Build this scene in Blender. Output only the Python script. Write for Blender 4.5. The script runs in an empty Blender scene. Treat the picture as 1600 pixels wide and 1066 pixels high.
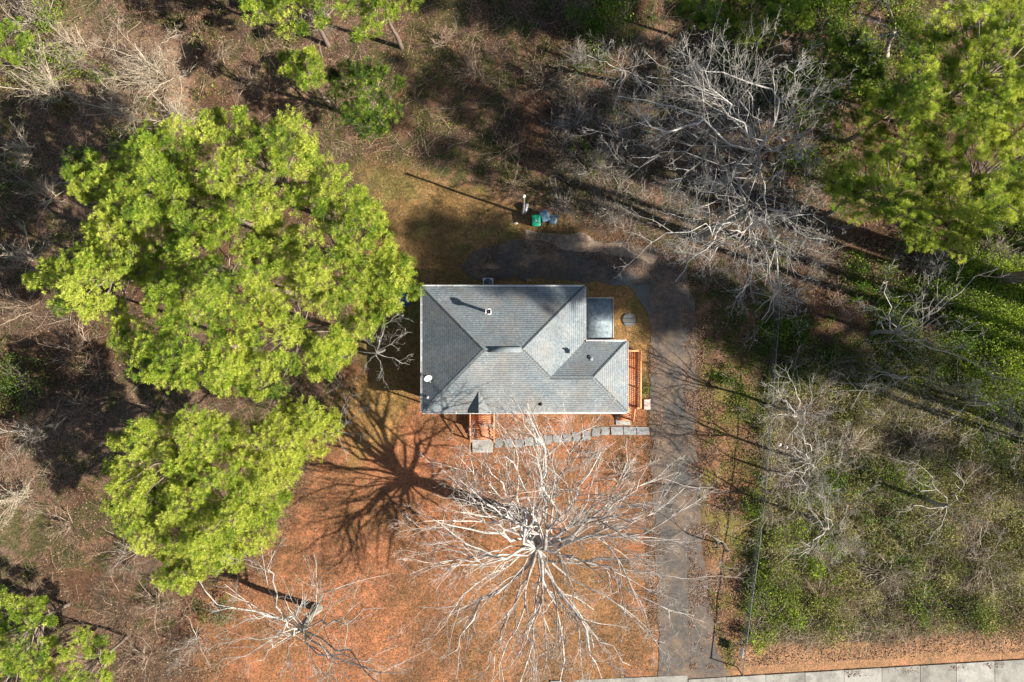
import bpy, math, random
import numpy as np
from mathutils import Vector

rng = np.random.default_rng(7)
random.seed(7)
C = bpy.context.scene.collection
scene = bpy.context.scene
PI = math.pi
R = math.radians

# ------------------------------------------------------------------ camera
H = 50.0            # drone height in metres
S = 21.0            # photo pixels per metre on the ground
cam_d = bpy.data.cameras.new('camera')
cam = bpy.data.objects.new('camera', cam_d)
C.objects.link(cam)
cam.location = (0, 0, H)
cam.rotation_euler = (0, 0, 0)
cam_d.sensor_width = 36.0
cam_d.lens = 36.0 * H / (1600.0 / S)
cam_d.clip_end = 600.0
scene.camera = cam

# ------------------------------------------------------------------ light
SUN_EL = 33.0
SDX, SDY = 0.947, -0.322          # ground direction towards the sun
w = bpy.data.worlds.new('World'); scene.world = w; w.use_nodes = True
nt = w.node_tree
bg = nt.nodes['Background']
sky = nt.nodes.new('ShaderNodeTexSky')
sky.sky_type = 'NISHITA'; sky.sun_disc = False
sky.sun_elevation = R(SUN_EL)
sky.sun_rotation = math.atan2(SDX, SDY)
nt.links.new(sky.outputs[0], bg.inputs[0])
bg.inputs[1].default_value = 0.05
sun_d = bpy.data.lights.new('sun', 'SUN')
sun = bpy.data.objects.new('sun', sun_d); C.objects.link(sun)
sun_d.energy = 5.0; sun_d.angle = R(0.53); sun_d.color = (1.0, 0.93, 0.82)
ce = math.cos(R(SUN_EL))
sun.rotation_euler = Vector((SDX*ce, SDY*ce, math.sin(R(SUN_EL)))).to_track_quat('Z', 'Y').to_euler()
sun.location = (40, -12, 40)
scene.view_settings.view_transform = 'Standard'
scene.view_settings.look = 'None'
scene.view_settings.exposure = 1.3
scene.view_settings.gamma = 1.0
scene.view_settings.use_curve_mapping = False
scene.cycles.max_bounces = 5
scene.cycles.diffuse_bounces = 3
scene.cycles.transmission_bounces = 3
scene.cycles.transparent_max_bounces = 4

def P(u, v, z=0.0):
    """a point of the place that stands at height z, read off the photograph's plan"""
    k = (1 - z / H) / S
    return np.array([(u - 800) * k, (533 - v) * k, z])

# ------------------------------------------------------------------ mesh helpers
WORLD = {}
class MB:
    def __init__(s):
        s.v = []; s.n = 0; s.f = []; s.t = []
    def add(s, v, f, tint=0.5):
        v = np.asarray(v, float).reshape(-1, 3); f = np.asarray(f, int)
        s.v.append(v); s.f.append(f + s.n)
        if np.isscalar(tint): tint = np.full(len(v), tint)
        s.t.append(np.asarray(tint, float).reshape(-1)); s.n += len(v)
    def box(s, x0, x1, y0, y1, z0, z1, tint=0.5):
        v = [(x0,y0,z0),(x1,y0,z0),(x1,y1,z0),(x0,y1,z0),(x0,y0,z1),(x1,y0,z1),(x1,y1,z1),(x0,y1,z1)]
        s.add(v, [(3,2,1,0),(4,5,6,7),(0,1,5,4),(1,2,6,5),(2,3,7,6),(3,0,4,7)], tint)
    def bar(s, a, b, wd, ht, tint=0.5, up=(0,0,1)):
        a = np.array(a, float); b = np.array(b, float); d = b - a; d /= np.linalg.norm(d)
        x = np.cross(d, up)
        if np.linalg.norm(x) < 1e-5: x = np.cross(d, (1,0,0))
        x /= np.linalg.norm(x); y = np.cross(x, d)
        v = []
        for p in (a, b):
            for i, j in ((-1,-1),(1,-1),(1,1),(-1,1)): v.append(p + x*i*wd/2 + y*j*ht/2)
        s.add(v, [(3,2,1,0),(4,5,6,7),(0,1,5,4),(1,2,6,5),(2,3,7,6),(3,0,4,7)], tint)
    def prism(s, pts, z0, z1, tint=0.5, inset=0.0):
        n = len(pts); c = np.mean(np.array([(p[0],p[1]) for p in pts]), 0)
        lo = [(p[0],p[1],z0) for p in pts]
        hi = [(c[0]+(p[0]-c[0])*(1-inset), c[1]+(p[1]-c[1])*(1-inset), z1) for p in pts]
        s.add(lo+hi, [(i,(i+1)%n,n+(i+1)%n,n+i) for i in range(n)], tint)
        s.addp(hi, tint); s.addp(lo[::-1], tint)
    def addp(s, pts, tint=0.5):
        s.add(pts, [tuple(range(len(pts)))], tint)
    def lathe(s, c, prof, n=16, tint=0.5):
        v = []; f = []
        for r, z in prof:
            for i in range(n):
                a = 2*PI*i/n; v.append((c[0]+r*math.cos(a), c[1]+r*math.sin(a), c[2]+z))
        for k in range(len(prof)-1):
            for i in range(n):
                j = (i+1) % n; f.append((k*n+i, k*n+j, (k+1)*n+j, (k+1)*n+i))
        s.add(v, f, tint)
    def tubes(s, Pts, Rad, sides, tint=0.5):
        Pts = np.asarray(Pts, float); Rad = np.asarray(Rad, float)
        B, K, _ = Pts.shape
        if B == 0: return
        T = np.gradient(Pts, axis=1); T /= np.linalg.norm(T, axis=2, keepdims=True) + 1e-9
        ref = np.where(np.abs(T[:, :1, 2:3]) > 0.8, np.array([[[1.0,0,0]]]), np.array([[[0,0,1.0]]]))
        N = np.cross(T, np.broadcast_to(ref, T.shape)); N /= np.linalg.norm(N, axis=2, keepdims=True) + 1e-9
        M = np.cross(T, N)
        a = np.arange(sides) * 2*PI/sides
        V = Pts[:, :, None, :] + Rad[:, :, None, None] * (N[:, :, None, :]*np.cos(a)[None,None,:,None] + M[:, :, None, :]*np.sin(a)[None,None,:,None])
        idx = np.arange(B*K*sides).reshape(B, K, sides)
        q = np.stack([idx[:, :-1, :], np.roll(idx, -1, 2)[:, :-1, :], np.roll(idx, -1, 2)[:, 1:, :], idx[:, 1:, :]], -1)
        if not np.isscalar(tint): tint = np.repeat(np.asarray(tint, float), K*sides)
        s.add(V, q.reshape(-1, 4), tint)
    def build(s, name, mat, parent=None, smooth=False):
        me = bpy.data.meshes.new(name)
        V = np.concatenate(s.v) if s.v else np.zeros((0,3))
        o = bpy.data.objects.new(name, me); C.objects.link(o)
        off = np.zeros(3)
        if parent is not None:
            off = WORLD.get(parent.name, np.zeros(3)); WORLD[o.name] = off
        me.vertices.add(len(V)); me.vertices.foreach_set('co', (V - off).astype(np.float32).ravel())
        loops = np.concatenate([f.ravel() for f in s.f]); tot = np.concatenate([np.full(len(f), f.shape[1]) for f in s.f])
        st = np.concatenate([[0], np.cumsum(tot)[:-1]])
        me.loops.add(len(loops)); me.loops.foreach_set('vertex_index', loops.astype(np.int32))
        me.polygons.add(len(tot)); me.polygons.foreach_set('loop_start', st.astype(np.int32)); me.polygons.foreach_set('loop_total', tot.astype(np.int32))
        if smooth: me.polygons.foreach_set('use_smooth', np.ones(len(tot), bool))
        at = me.attributes.new('tint', 'FLOAT', 'POINT'); at.data.foreach_set('value', np.concatenate(s.t).astype(np.float32))
        me.materials.append(mat); me.update(calc_edges=True)
        if parent is not None: o.parent = parent
        return o

def empty(name, loc, label, cat, group=None):
    o = bpy.data.objects.new(name, None); C.objects.link(o)
    o.location = tuple(float(c) for c in loc); o.empty_display_size = 0.3
    WORLD[o.name] = np.array([float(c) for c in loc])
    tag(o, label, cat, group)
    return o
def tag(o, label=None, cat=None, group=None, kind=None):
    if label: o['label'] = label
    if cat: o['category'] = cat
    if group: o['group'] = group
    if kind: o['kind'] = kind
    return o
def world_origin(o, loc):
    """put the origin of a one-mesh thing at its base"""
    loc = Vector([float(c) for c in loc]); me = o.data
    n = len(me.vertices); a = np.empty(n*3, np.float32); me.vertices.foreach_get('co', a)
    a = a.reshape(-1,3) - np.array(loc, np.float32); me.vertices.foreach_set('co', a.ravel()); me.update()
    o.location = loc
    return o

# ------------------------------------------------------------------ materials
def mat(name, rough=0.8, spec=0.3):
    m = bpy.data.materials.new(name); m.use_nodes = True
    b = m.node_tree.nodes['Principled BSDF']
    b.inputs['Roughness'].default_value = rough
    b.inputs['Specular IOR Level'].default_value = spec
    return m, m.node_tree, b
def N(nt, t, **kw):
    n = nt.nodes.new(t)
    for k, v in kw.items(): setattr(n, k, v)
    return n
def noise(nt, scale, detail=4, rough=0.6, coord='Object', sx=None):
    tc = N(nt, 'ShaderNodeTexCoord'); src = tc.outputs[coord]
    if sx:
        mp = N(nt, 'ShaderNodeMapping'); mp.inputs['Scale'].default_value = sx
        nt.links.new(src, mp.inputs[0]); src = mp.outputs[0]
    n = N(nt, 'ShaderNodeTexNoise'); n.inputs['Scale'].default_value = scale
    n.inputs['Detail'].default_value = detail; n.inputs['Roughness'].default_value = rough
    nt.links.new(src, n.inputs['Vector']); return n.outputs['Fac']
def ramp(nt, fac, stops):
    r = N(nt, 'ShaderNodeValToRGB'); el = r.color_ramp.elements
    while len(el) < len(stops): el.new(0.5)
    for e, (p, c) in zip(el, stops): e.position = p; e.color = (*c, 1)
    nt.links.new(fac, r.inputs[0]); return r.outputs[0]
def mix(nt, fac, a, b, mode='MIX'):
    m = N(nt, 'ShaderNodeMix', data_type='RGBA', blend_type=mode)
    for s, val in ((m.inputs[0], fac), (m.inputs[6], a), (m.inputs[7], b)):
        if isinstance(val, (int, float)): s.default_value = val
        elif isinstance(val, tuple): s.default_value = (*val, 1) if len(val) == 3 else val
        else: nt.links.new(val, s)
    return m.outputs[2]
def bump(nt, b, h, strength=0.5, dist=0.02):
    bp = N(nt, 'ShaderNodeBump'); bp.inputs['Strength'].default_value = strength; bp.inputs['Distance'].default_value = dist
    nt.links.new(h, bp.inputs['Height']); nt.links.new(bp.outputs[0], b.inputs['Normal'])
def tintmat(name, stops, rough=0.8, nscale=3.0, namt=0.35, trans=0.0, spec=0.3):
    """colour from the per-piece tint attribute, broken up by noise"""
    m, nt, b = mat(name, rough, spec)
    at = N(nt, 'ShaderNodeAttribute', attribute_name='tint')
    c = ramp(nt, at.outputs['Fac'], stops)
    if namt > 0:
        nz = noise(nt, nscale)
        g = ramp(nt, nz, [(0.3, (1-namt,)*3), (0.7, (1+namt*0.6,)*3)])
        c = mix(nt, 1.0, c, g, 'MULTIPLY')
    nt.links.new(c, b.inputs['Base Color'])
    if trans > 0:
        tr = N(nt, 'ShaderNodeBsdfTranslucent'); nt.links.new(c, tr.inputs[0])
        mx = N(nt, 'ShaderNodeMixShader'); mx.inputs[0].default_value = trans
        nt.links.new(b.outputs[0], mx.inputs[1]); nt.links.new(tr.outputs[0], mx.inputs[2])
        nt.links.new(mx.outputs[0], nt.nodes['Material Output'].inputs[0])
    return m
def flat(name, col, rough=0.6, amt=0.25, scale=6.0, spec=0.3, metal=0.0, bmp=0.0):
    m, nt, b = mat(name, rough, spec)
    nz = noise(nt, scale, 5)
    c = ramp(nt, nz, [(0.3, tuple(x*(1-amt) for x in col)), (0.7, tuple(min(1, x*(1+amt*.7)) for x in col))])
    nt.links.new(c, b.inputs['Base Color']); b.inputs['Metallic'].default_value = metal
    if bmp: bump(nt, b, nz, bmp, 0.02)
    return m

M = {}
M['bark_pale'] = tintmat('pale_bark', [(0, (.14,.115,.095)), (.5, (.38,.335,.295)), (1, (.68,.63,.58))], nscale=3, namt=.6)
M['bark_grey'] = tintmat('grey_bark', [(0, (.10,.09,.075)), (.5, (.29,.27,.235)), (1, (.60,.57,.52))], nscale=4, namt=.4)
M['bark_pine'] = tintmat('pine_bark', [(0, (.10,.075,.06)), (1, (.26,.20,.16))], nscale=6, namt=.4)
M['twig_tan'] = tintmat('tan_twigs', [(0, (.09,.06,.04)), (.5, (.24,.165,.11)), (.8, (.42,.32,.23)), (1, (.66,.53,.40))], nscale=1, namt=.3)
M['twig_grey'] = tintmat('grey_twigs', [(0, (.08,.065,.05)), (.5, (.24,.20,.16)), (.8, (.42,.37,.31)), (1, (.66,.60,.52))], nscale=1, namt=.3)
M['needle'] = tintmat('pine_needles', [(0, (.035,.075,.014)), (.3, (.145,.25,.025)), (.65, (.35,.46,.045)), (1, (.60,.64,.11))], nscale=.5, namt=.25, trans=.34, rough=.55)
M['needle_dark'] = tintmat('dark_needles', [(0, (.025,.06,.014)), (.4, (.065,.135,.025)), (.75, (.13,.24,.035)), (1, (.24,.36,.06))], nscale=.5, namt=.25, trans=.28, rough=.55)
M['leaf'] = tintmat('green_leaves', [(0, (.03,.06,.010)), (.4, (.085,.15,.018)), (.8, (.20,.29,.035)), (1, (.36,.42,.06))], nscale=.6, namt=.3, trans=.25, rough=.7, spec=.15)
M['olive'] = tintmat('olive_leaves', [(0, (.035,.045,.012)), (.35, (.12,.135,.032)), (.75, (.27,.27,.07)), (1, (.44,.42,.15))], nscale=.5, namt=.35, trans=.25, rough=.8, spec=.1)
M['vine'] = tintmat('vine_leaves', [(0, (.05,.10,.012)), (.4, (.13,.22,.02)), (1, (.36,.45,.05))], nscale=.8, namt=.3, trans=.3, rough=.7, spec=.15)
M['bramble'] = tintmat('pale_bramble_stems', [(0, (.14,.10,.06)), (.5, (.38,.31,.22)), (.8, (.58,.50,.38)), (1, (.80,.72,.58))], nscale=1, namt=.3)
M['leaf_dry'] = tintmat('fallen_leaves', [(0, (.05,.03,.02)), (.4, (.15,.085,.05)), (.75, (.28,.165,.10)), (1, (.42,.28,.18))], nscale=2, namt=.25, trans=.1)
M['grass'] = tintmat('grass_blades', [(0, (.09,.095,.03)), (.4, (.20,.17,.06)), (.75, (.36,.27,.12)), (1, (.46,.34,.18))], nscale=1, namt=.25, trans=.2)

# ground: zone colour from the mesh attribute, broken by several scales of noise
def ground_mat():
    m, nt, b = mat('ground_soil_grass_and_litter', .95, .1)
    ca = N(nt, 'ShaderNodeAttribute', attribute_name='zone')
    n1 = noise(nt, .35, 6, .6); n2 = noise(nt, 2.2, 6, .7); n3 = noise(nt, 7.5, 5, .8); n4 = noise(nt, 26, 3, .7)
    c = ca.outputs['Color']
    c = mix(nt, 1, c, ramp(nt, n1, [(.3, (.74,.78,.80)), (.7, (1.18,1.12,1.08))]), 'MULTIPLY')
    c = mix(nt, 1, c, ramp(nt, n2, [(.32, (.60,.66,.66)), (.5, (1,1,1)), (.72, (1.32,1.20,1.12))]), 'MULTIPLY')
    c = mix(nt, 1, c, ramp(nt, n3, [(.3, (.34,.38,.40)), (.5, (1,1,1)), (.66, (1.75,1.6,1.45))]), 'MULTIPLY')
    c = mix(nt, 1, c, ramp(nt, n4, [(.3, (.5,.52,.55)), (.7, (1.5,1.45,1.4))]), 'MULTIPLY')
    nt.links.new(c, b.inputs['Base Color'])
    ad = N(nt, 'ShaderNodeMath', operation='ADD'); nt.links.new(n3, ad.inputs[0]); nt.links.new(n2, ad.inputs[1])
    bump(nt, b, ad.outputs[0], .7, .08)
    return m
M['ground'] = ground_mat()
def asphalt_mat():
    m, nt, b = mat('worn_asphalt', .9, .25)
    n1 = noise(nt, .5, 5); n2 = noise(nt, 3, 6, .7); n3 = noise(nt, 30, 3, .7)
    c = ramp(nt, n1, [(.3, (.070,.076,.080)), (.5, (.11,.096,.085)), (.7, (.185,.14,.105))])
    c = mix(nt, 1, c, ramp(nt, n2, [(.3, (.62,.66,.7)), (.7, (1.4,1.25,1.1))]), 'MULTIPLY')
    c = mix(nt, 1, c, ramp(nt, n3, [(.3, (.6,.6,.6)), (.7, (1.4,1.38,1.35))]), 'MULTIPLY')
    nt.links.new(c, b.inputs['Base Color']); bump(nt, b, n3, .6, .03)
    return m
M['asphalt'] = asphalt_mat()
def concrete_mat(name, col, stain=.35):
    m, nt, b = mat(name, .85, .25)
    n1 = noise(nt, .9, 6, .65); n2 = noise(nt, 7, 6, .7); n3 = noise(nt, 60, 2, .6)
    c = ramp(nt, n1, [(.28, tuple(x*(1-stain) for x in col)), (.55, col), (.75, tuple(x*1.1 for x in col))])
    c = mix(nt, 1, c, ramp(nt, n2, [(.3, (.8,.8,.79)), (.7, (1.1,1.1,1.09))]), 'MULTIPLY')
    c = mix(nt, 1, c, ramp(nt, n3, [(.3, (.88,.88,.88)), (.7, (1.1,1.1,1.1))]), 'MULTIPLY')
    at = N(nt, 'ShaderNodeAttribute', attribute_name='tint')
    c = mix(nt, 1, c, ramp(nt, at.outputs['Fac'], [(0, (.8,.79,.77)), (1, (1.12,1.12,1.12))]), 'MULTIPLY')
    nt.links.new(c, b.inputs['Base Color']); bump(nt, b, n2, .3, .01)
    return m
M['concrete'] = concrete_mat('sidewalk_concrete', (.34,.325,.295), .5)
M['stone'] = concrete_mat('grey_flagstone', (.27,.275,.275), .45)
M['pad'] = concrete_mat('old_dark_concrete', (.13,.14,.14), .4)
def shingle_mat():
    m, nt, b = mat('grey_asphalt_shingles', .9, .2)
    tc = N(nt, 'ShaderNodeTexCoord'); sp = N(nt, 'ShaderNodeSeparateXYZ'); nt.links.new(tc.outputs['Object'], sp.inputs[0])
    # courses follow the height up the slope
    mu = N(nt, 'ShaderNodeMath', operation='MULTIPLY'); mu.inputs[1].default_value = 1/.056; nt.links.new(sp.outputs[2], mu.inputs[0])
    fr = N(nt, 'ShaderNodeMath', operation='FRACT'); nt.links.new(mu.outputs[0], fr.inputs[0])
    n1 = noise(nt, .6, 5); n2 = noise(nt, 5, 5, .7); n3 = noise(nt, 1.0, 3, .6, sx=(9, 9, 55)); n4 = noise(nt, 70, 2, .7)
    c = ramp(nt, n1, [(.3, (.16,.195,.22)), (.5, (.205,.235,.255)), (.72, (.275,.285,.285))])
    c = mix(nt, 1, c, ramp(nt, n2, [(.3, (.68,.71,.75)), (.7, (1.25,1.2,1.13))]), 'MULTIPLY')
    c = mix(nt, 1, c, ramp(nt, n3, [(.3, (.66,.70,.74)), (.7, (1.3,1.25,1.2))]), 'MULTIPLY')
    n6 = noise(nt, .45, 6, .7); c = mix(nt, ramp(nt, n6, [(.45, (0,0,0)), (.7, (.55,.55,.55))]), c, (.20,.165,.13))
    c = mix(nt, 1, c, ramp(nt, n4, [(.3, (.85,.85,.85)), (.7, (1.15,1.15,1.15))]), 'MULTIPLY')
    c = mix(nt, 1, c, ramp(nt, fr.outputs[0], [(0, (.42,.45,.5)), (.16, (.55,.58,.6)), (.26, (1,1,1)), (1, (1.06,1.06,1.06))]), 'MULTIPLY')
    nt.links.new(c, b.inputs['Base Color'])
    bump(nt, b, fr.outputs[0], .5, .03)
    return m
M['shingle'] = shingle_mat()
M['shingle_cap'] = flat('shingle_ridge_caps', (.20,.225,.235), .9, .35, 9)
M['membrane'] = flat('mottled_roll_roofing', (.20,.245,.27), .85, .5, 4)
M['dirt'] = flat('crumbled_concrete_and_dirt', (.30,.225,.165), .95, .45, 2.5, .2, 0, .4)
M['white'] = flat('white_painted_metal', (.80,.80,.79), .45, .08, 4, .5)
M['siding'] = flat('pale_siding', (.62,.60,.56), .6, .08, 3)
M['dark'] = flat('dark_inside', (.03,.03,.035), .8, .2)
def wood_mat(name, col):
    m, nt, b = mat(name, .6, .3)
    n1 = noise(nt, 3, 5, .6, sx=(1, 6, 1)); n2 = noise(nt, 1.2, 4)
    at = N(nt, 'ShaderNodeAttribute', attribute_name='tint')
    c = ramp(nt, n1, [(.3, tuple(x*.58 for x in col)), (.7, tuple(min(1, x*1.18) for x in col))])
    c = mix(nt, 1, c, ramp(nt, n2, [(.3, (.66,.74,.85)), (.7, (1.12,1.1,1.05))]), 'MULTIPLY')
    c = mix(nt, 1, c, ramp(nt, at.outputs['Fac'], [(0, (.6,.62,.66)), (1, (1.2,1.2,1.15))]), 'MULTIPLY')
    nt.links.new(c, b.inputs['Base Color']); bump(nt, b, n1, .2, .01)
    return m
M['deck'] = wood_mat('orange_stained_boards', (.70,.27,.125))
M['glass'] = flat('dark_window_glass', (.03,.04,.05), .08, .1, 2, .8)
M['door'] = flat('door_paint', (.35,.06,.04), .5, .1)
M['galv'] = flat('galvanised_steel', (.42,.46,.47), .4, .2, 8, .5, .6)
M['fence'] = flat('dull_fence_steel', (.13,.145,.15), .7, .3, 8, .2)
M['bin_green'] = flat('green_plastic', (.012,.33,.17), .45, .15, 5, .5)
M['bin_blue'] = flat('faded_blue_plastic', (.11,.19,.26), .5, .25, 6, .4)
M['bin_dark'] = flat('dark_slate_plastic', (.07,.11,.14), .5, .25, 6, .4)
M['rubber'] = flat('black_rubber', (.02,.02,.02), .8, .2)
M['bag'] = flat('white_plastic_bag', (.78,.78,.80), .4, .1, 8, .5)
M['tarp'] = flat('blue_tarp', (.03,.12,.40), .4, .3, 3, .5)
M['pinkish'] = flat('weathered_board', (.62,.50,.44), .7, .2, 4)
M['pole'] = flat('weathered_pole_wood', (.26,.22,.19), .9, .35, 6)

# ------------------------------------------------------------------ plan geometry helpers
def seg_poly_dist(X, Y, poly):
    """signed distance (negative inside) of points to a polygon, all in photo plan pixels"""
    poly = np.array(poly, float); d2 = np.full(X.shape, 1e18); inside = np.zeros(X.shape, bool)
    n = len(poly)
    for i in range(n):
        a = poly[i]; b = poly[(i+1) % n]; e = b - a
        t = np.clip(((X-a[0])*e[0] + (Y-a[1])*e[1]) / (e@e + 1e-9), 0, 1)
        d2 = np.minimum(d2, (X-a[0]-t*e[0])**2 + (Y-a[1]-t*e[1])**2)
        if abs(e[1]) > 1e-9:
            c = ((a[1] > Y) != (b[1] > Y)) & (X < (b[0]-a[0])*(Y-a[1])/(b[1]-a[1]) + a[0])
            inside ^= c
    d = np.sqrt(d2); return np.where(inside, -d, d)
def vnoise(X, Y, cell, seed):
    r = np.random.default_rng(seed); G = r.random((256, 256))
    x = X/cell + 1000.3; y = Y/cell + 1000.7
    xi = np.floor(x).astype(int); yi = np.floor(y).astype(int); fx = x-xi; fy = y-yi
    fx = fx*fx*(3-2*fx); fy = fy*fy*(3-2*fy)
    g = lambda i, j: G[(xi+i) % 256, (yi+j) % 256]
    return (g(0,0)*(1-fx)+g(1,0)*fx)*(1-fy) + (g(0,1)*(1-fx)+g(1,1)*fx)*fy
def fnoise(X, Y, cell, seed, oct=3):
    s = 0; a = 1; t = 0
    for k in range(oct): s = s + a*vnoise(X, Y, cell/2**k, seed+k); t += a; a *= .55
    return s/t
def sm(x, a, b):
    t = np.clip((x-a)/(b-a), 0, 1); return t*t*(3-2*t)
def area_mask(X, Y, poly, soft=20, jig=25, seed=1):
    d = seg_poly_dist(X, Y, poly) + (fnoise(X, Y, 40, seed)-.5)*2*jig
    return 1 - sm(d, -soft/2, soft/2)

FRONT = [(470,760),(560,590),(650,590),(680,640),(1016,640),(1025,1100),(300,1100),(330,930),(430,840)]
BACK = [(560,255),(640,265),(790,320),(890,350),(1015,440),(1018,650),(640,650),(560,600),(560,470),(590,330)]
DRIVE = [(1028,1100),(1029,1000),(1026,900),(1022,800),(1018,700),(1016,600),(1016,520),(1012,470),(985,447),(940,443),(880,438),(800,436),(735,436),(722,420),(735,395),(790,378),(850,368),(920,372),(975,380),(1020,388),(1050,405),(1072,430),(1085,470),(1089,520),(1088,600),(1090,700),(1094,800),(1102,900),(1114,970),(1122,1020),(1145,1064),(1150,1100)]
VERGE = [(1110,1100),(1100,960),(1140,1010),(1300,1012),(1400,1005),(1600,985),(1900,960),(1900,1100)]
STRIP = [(1094,560),(1170,560),(1186,760),(1160,980),(1140,1060),(1110,960),(1100,760)]
IVY = [(1190,600),(1300,560),(1480,430),(1620,380),(1900,400),(1900,960),(1600,960),(1340,985),(1170,1000),(1175,800)]
SHADEGREEN = [(1230,480),(1330,480),(1420,560),(1340,600),(1220,590)]

# ------------------------------------------------------------------ ground
def axis(lo, hi, a, b, fine, coarse):
    c = list(np.arange(a, b, fine)) + [b]
    left = [a]; st = fine
    while left[-1] > lo: st = min(st*1.35, coarse); left.append(left[-1]-st)
    right = [b]; st = fine
    while right[-1] < hi: st = min(st*1.35, coarse); right.append(right[-1]+st)
    return np.array(left[1:][::-1] + c + right[1:])
gx = axis(-260, 260, -40, 40, .22, 12); gy = axis(-240, 240, -28, 28, .22, 12)
GX, GY = np.meshgrid(gx, gy, indexing='ij')
U = GX*S + 800; V = 533 - GY*S
keep_flat = np.minimum(seg_poly_dist(U, V, DRIVE), seg_poly_dist(U, V, [(640,430),(1020,430),(1020,720),(640,720)]))
keep_flat = np.minimum(keep_flat, seg_poly_dist(U, V, [(1000,1065),(1150,1060),(1600,1035),(2400,990),(2400,1200),(1000,1200)]))
amp = sm(keep_flat, 5, 60)
def hgt(u, v):
    kf = np.minimum(seg_poly_dist(u, v, DRIVE), seg_poly_dist(u, v, [(640,430),(1020,430),(1020,720),(640,720)]))
    kf = np.minimum(kf, seg_poly_dist(u, v, [(1000,1065),(1150,1060),(1600,1035),(2400,990),(2400,1200),(1000,1200)]))
    return sm(kf, 5, 60) * ((fnoise(u, v, 60, 50)-.5)*.35)
GZ = hgt(U, V)
def lerp(a, b, m): return a*(1-m[..., None]) + np.array(b)*m[..., None]
col = np.zeros(U.shape + (3,)) + np.array((.100,.058,.036))
n_a = fnoise(U, V, 90, 11); n_b = fnoise(U, V, 35, 21); n_c = fnoise(U, V, 160, 31); n_d = fnoise(U, V, 14, 41)
col = lerp(col, (.19,.115,.075), sm(n_a, .45, .7))                    # drier pinkish litter
col = lerp(col, (.085,.062,.045), sm(n_b, .45, .65)*.8)
left = sm(U, 620, 420)
col = lerp(col, (.17,.12,.085), left*sm(n_c, .38, .62)*.75)
col = lerp(col, (.05,.065,.018), sm(n_d*n_a, .24, .34)*.7)
mb_ = area_mask(U, V, BACK, 40, 18, 3); col = lerp(col, (.24,.15,.065), mb_*.95)
col = lerp(col, (.16,.16,.05), mb_*sm(n_b, .5, .7)*.6)
mf = area_mask(U, V, FRONT, 60, 34, 4)
col = lerp(col, (.24,.118,.06), mf)
col = lerp(col, (.19,.095,.05), mf*sm(n_b, .42, .62)*.75)
col = lerp(col, (.36,.15,.075), mf*sm(n_d, .55, .75)*.5)
col = lerp(col, (.31,.14,.072), mf*sm(n_a, .5, .68)*.9)               # bare red clay
clay = [(560,640),(680,655),(740,760),(640,790),(560,730)]
col = lerp(col, (.34,.145,.075), area_mask(U, V, clay, 60, 35, 8)*.7)
clay2 = [(500,900),(600,860),(640,980),(560,1066),(480,1060)]
col = lerp(col, (.36,.155,.082), area_mask(U, V, clay2, 60, 35, 9)*.7)
oliv = [(760,880),(860,830),(990,900),(1010,1040),(860,1060),(720,1040)]
col = lerp(col, (.24,.165,.075), area_mask(U, V, oliv, 120, 70, 10)*.35)
oliv2 = [(560,590),(650,600),(620,680),(560,720),(520,660)]
col = lerp(col, (.30,.21,.07), area_mask(U, V, oliv2, 50, 30, 12)*.6)
mi = area_mask(U, V, IVY, 40, 30, 5)
col = lerp(col, (.10,.088,.045), mi*.85)
col = lerp(col, (.29,.17,.095), area_mask(U, V, VERGE, 16, 8, 6))
ms = area_mask(U, V, STRIP, 25, 12, 7)
col = lerp(col, (.20,.115,.065), ms); col = lerp(col, (.13,.13,.035), ms*sm(n_b, .48, .62)*.8)
tan = [(90,40),(310,60),(320,200),(230,225),(120,190)]
col = lerp(col, (.24,.17,.12), area_mask(U, V, tan, 50, 40, 14)*.7)
# soil washed darker along the drive edges
g = MB()
nx, ny = U.shape
idx = np.arange(nx*ny).reshape(nx, ny)
q = np.stack([idx[:-1,:-1], idx[1:,:-1], idx[1:,1:], idx[:-1,1:]], -1).reshape(-1, 4)
g.add(np.stack([GX, GY, GZ], -1), q)
ground = g.build('ground', M['ground'], smooth=True)
zc = ground.data.attributes.new('zone', 'FLOAT_COLOR', 'POINT')
zc.data.foreach_set('color', np.concatenate([col, np.ones(col.shape[:2]+(1,))], -1).astype(np.float32).ravel())
tag(ground, kind='structure')

# ------------------------------------------------------------------ drive, pads and sidewalk
from mathutils.geometry import tessellate_polygon
def sheet(name, poly, z, material, jig=0.0, kind='structure', seed=2):
    pts = []
    n = len(poly)
    for i in range(n):
        a = np.array(poly[i], float); b = np.array(poly[(i+1) % n], float); L = np.linalg.norm(b-a); k = max(1, int(L/7))
        for j in range(k): pts.append(a + (b-a)*j/k)
    pts = np.array(pts)
    if jig: pts = pts + np.stack([fnoise(pts[:,0], pts[:,1], 18, seed)-.5, fnoise(pts[:,0], pts[:,1], 18, seed+9)-.5], 1)*2*jig
    W = [Vector(((p[0]-800)/S, (533-p[1])/S, 0)) for p in pts]
    tris = tessellate_polygon([W])
    m = MB(); nn = len(W)
    top = [(p.x, p.y, z) for p in W]
    t = []
    for a, b, c in tris:
        cr = (W[b]-W[a]).cross(W[c]-W[a]).z
        t.append((a, b, c) if cr > 0 else (a, c, b))
    m.add(top, t)
    bot = [(p.x, p.y, z-.12) for p in W]
    m.add(top+bot, [(i, (i+1) % nn, nn+(i+1) % nn, nn+i) for i in range(nn)])
    o = m.build(name, material); tag(o, kind=kind); return o
sheet('driveway', DRIVE, .030, M['asphalt'], 6)
sheet('concrete_apron', [(984,446),(1014,446),(1015,493)], .040, M['pad'])
sheet('concrete_pad', [(955,432),(985,432),(985,446),(955,446)], .044, M['pad'])
rr_ = random.Random(3)
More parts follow.
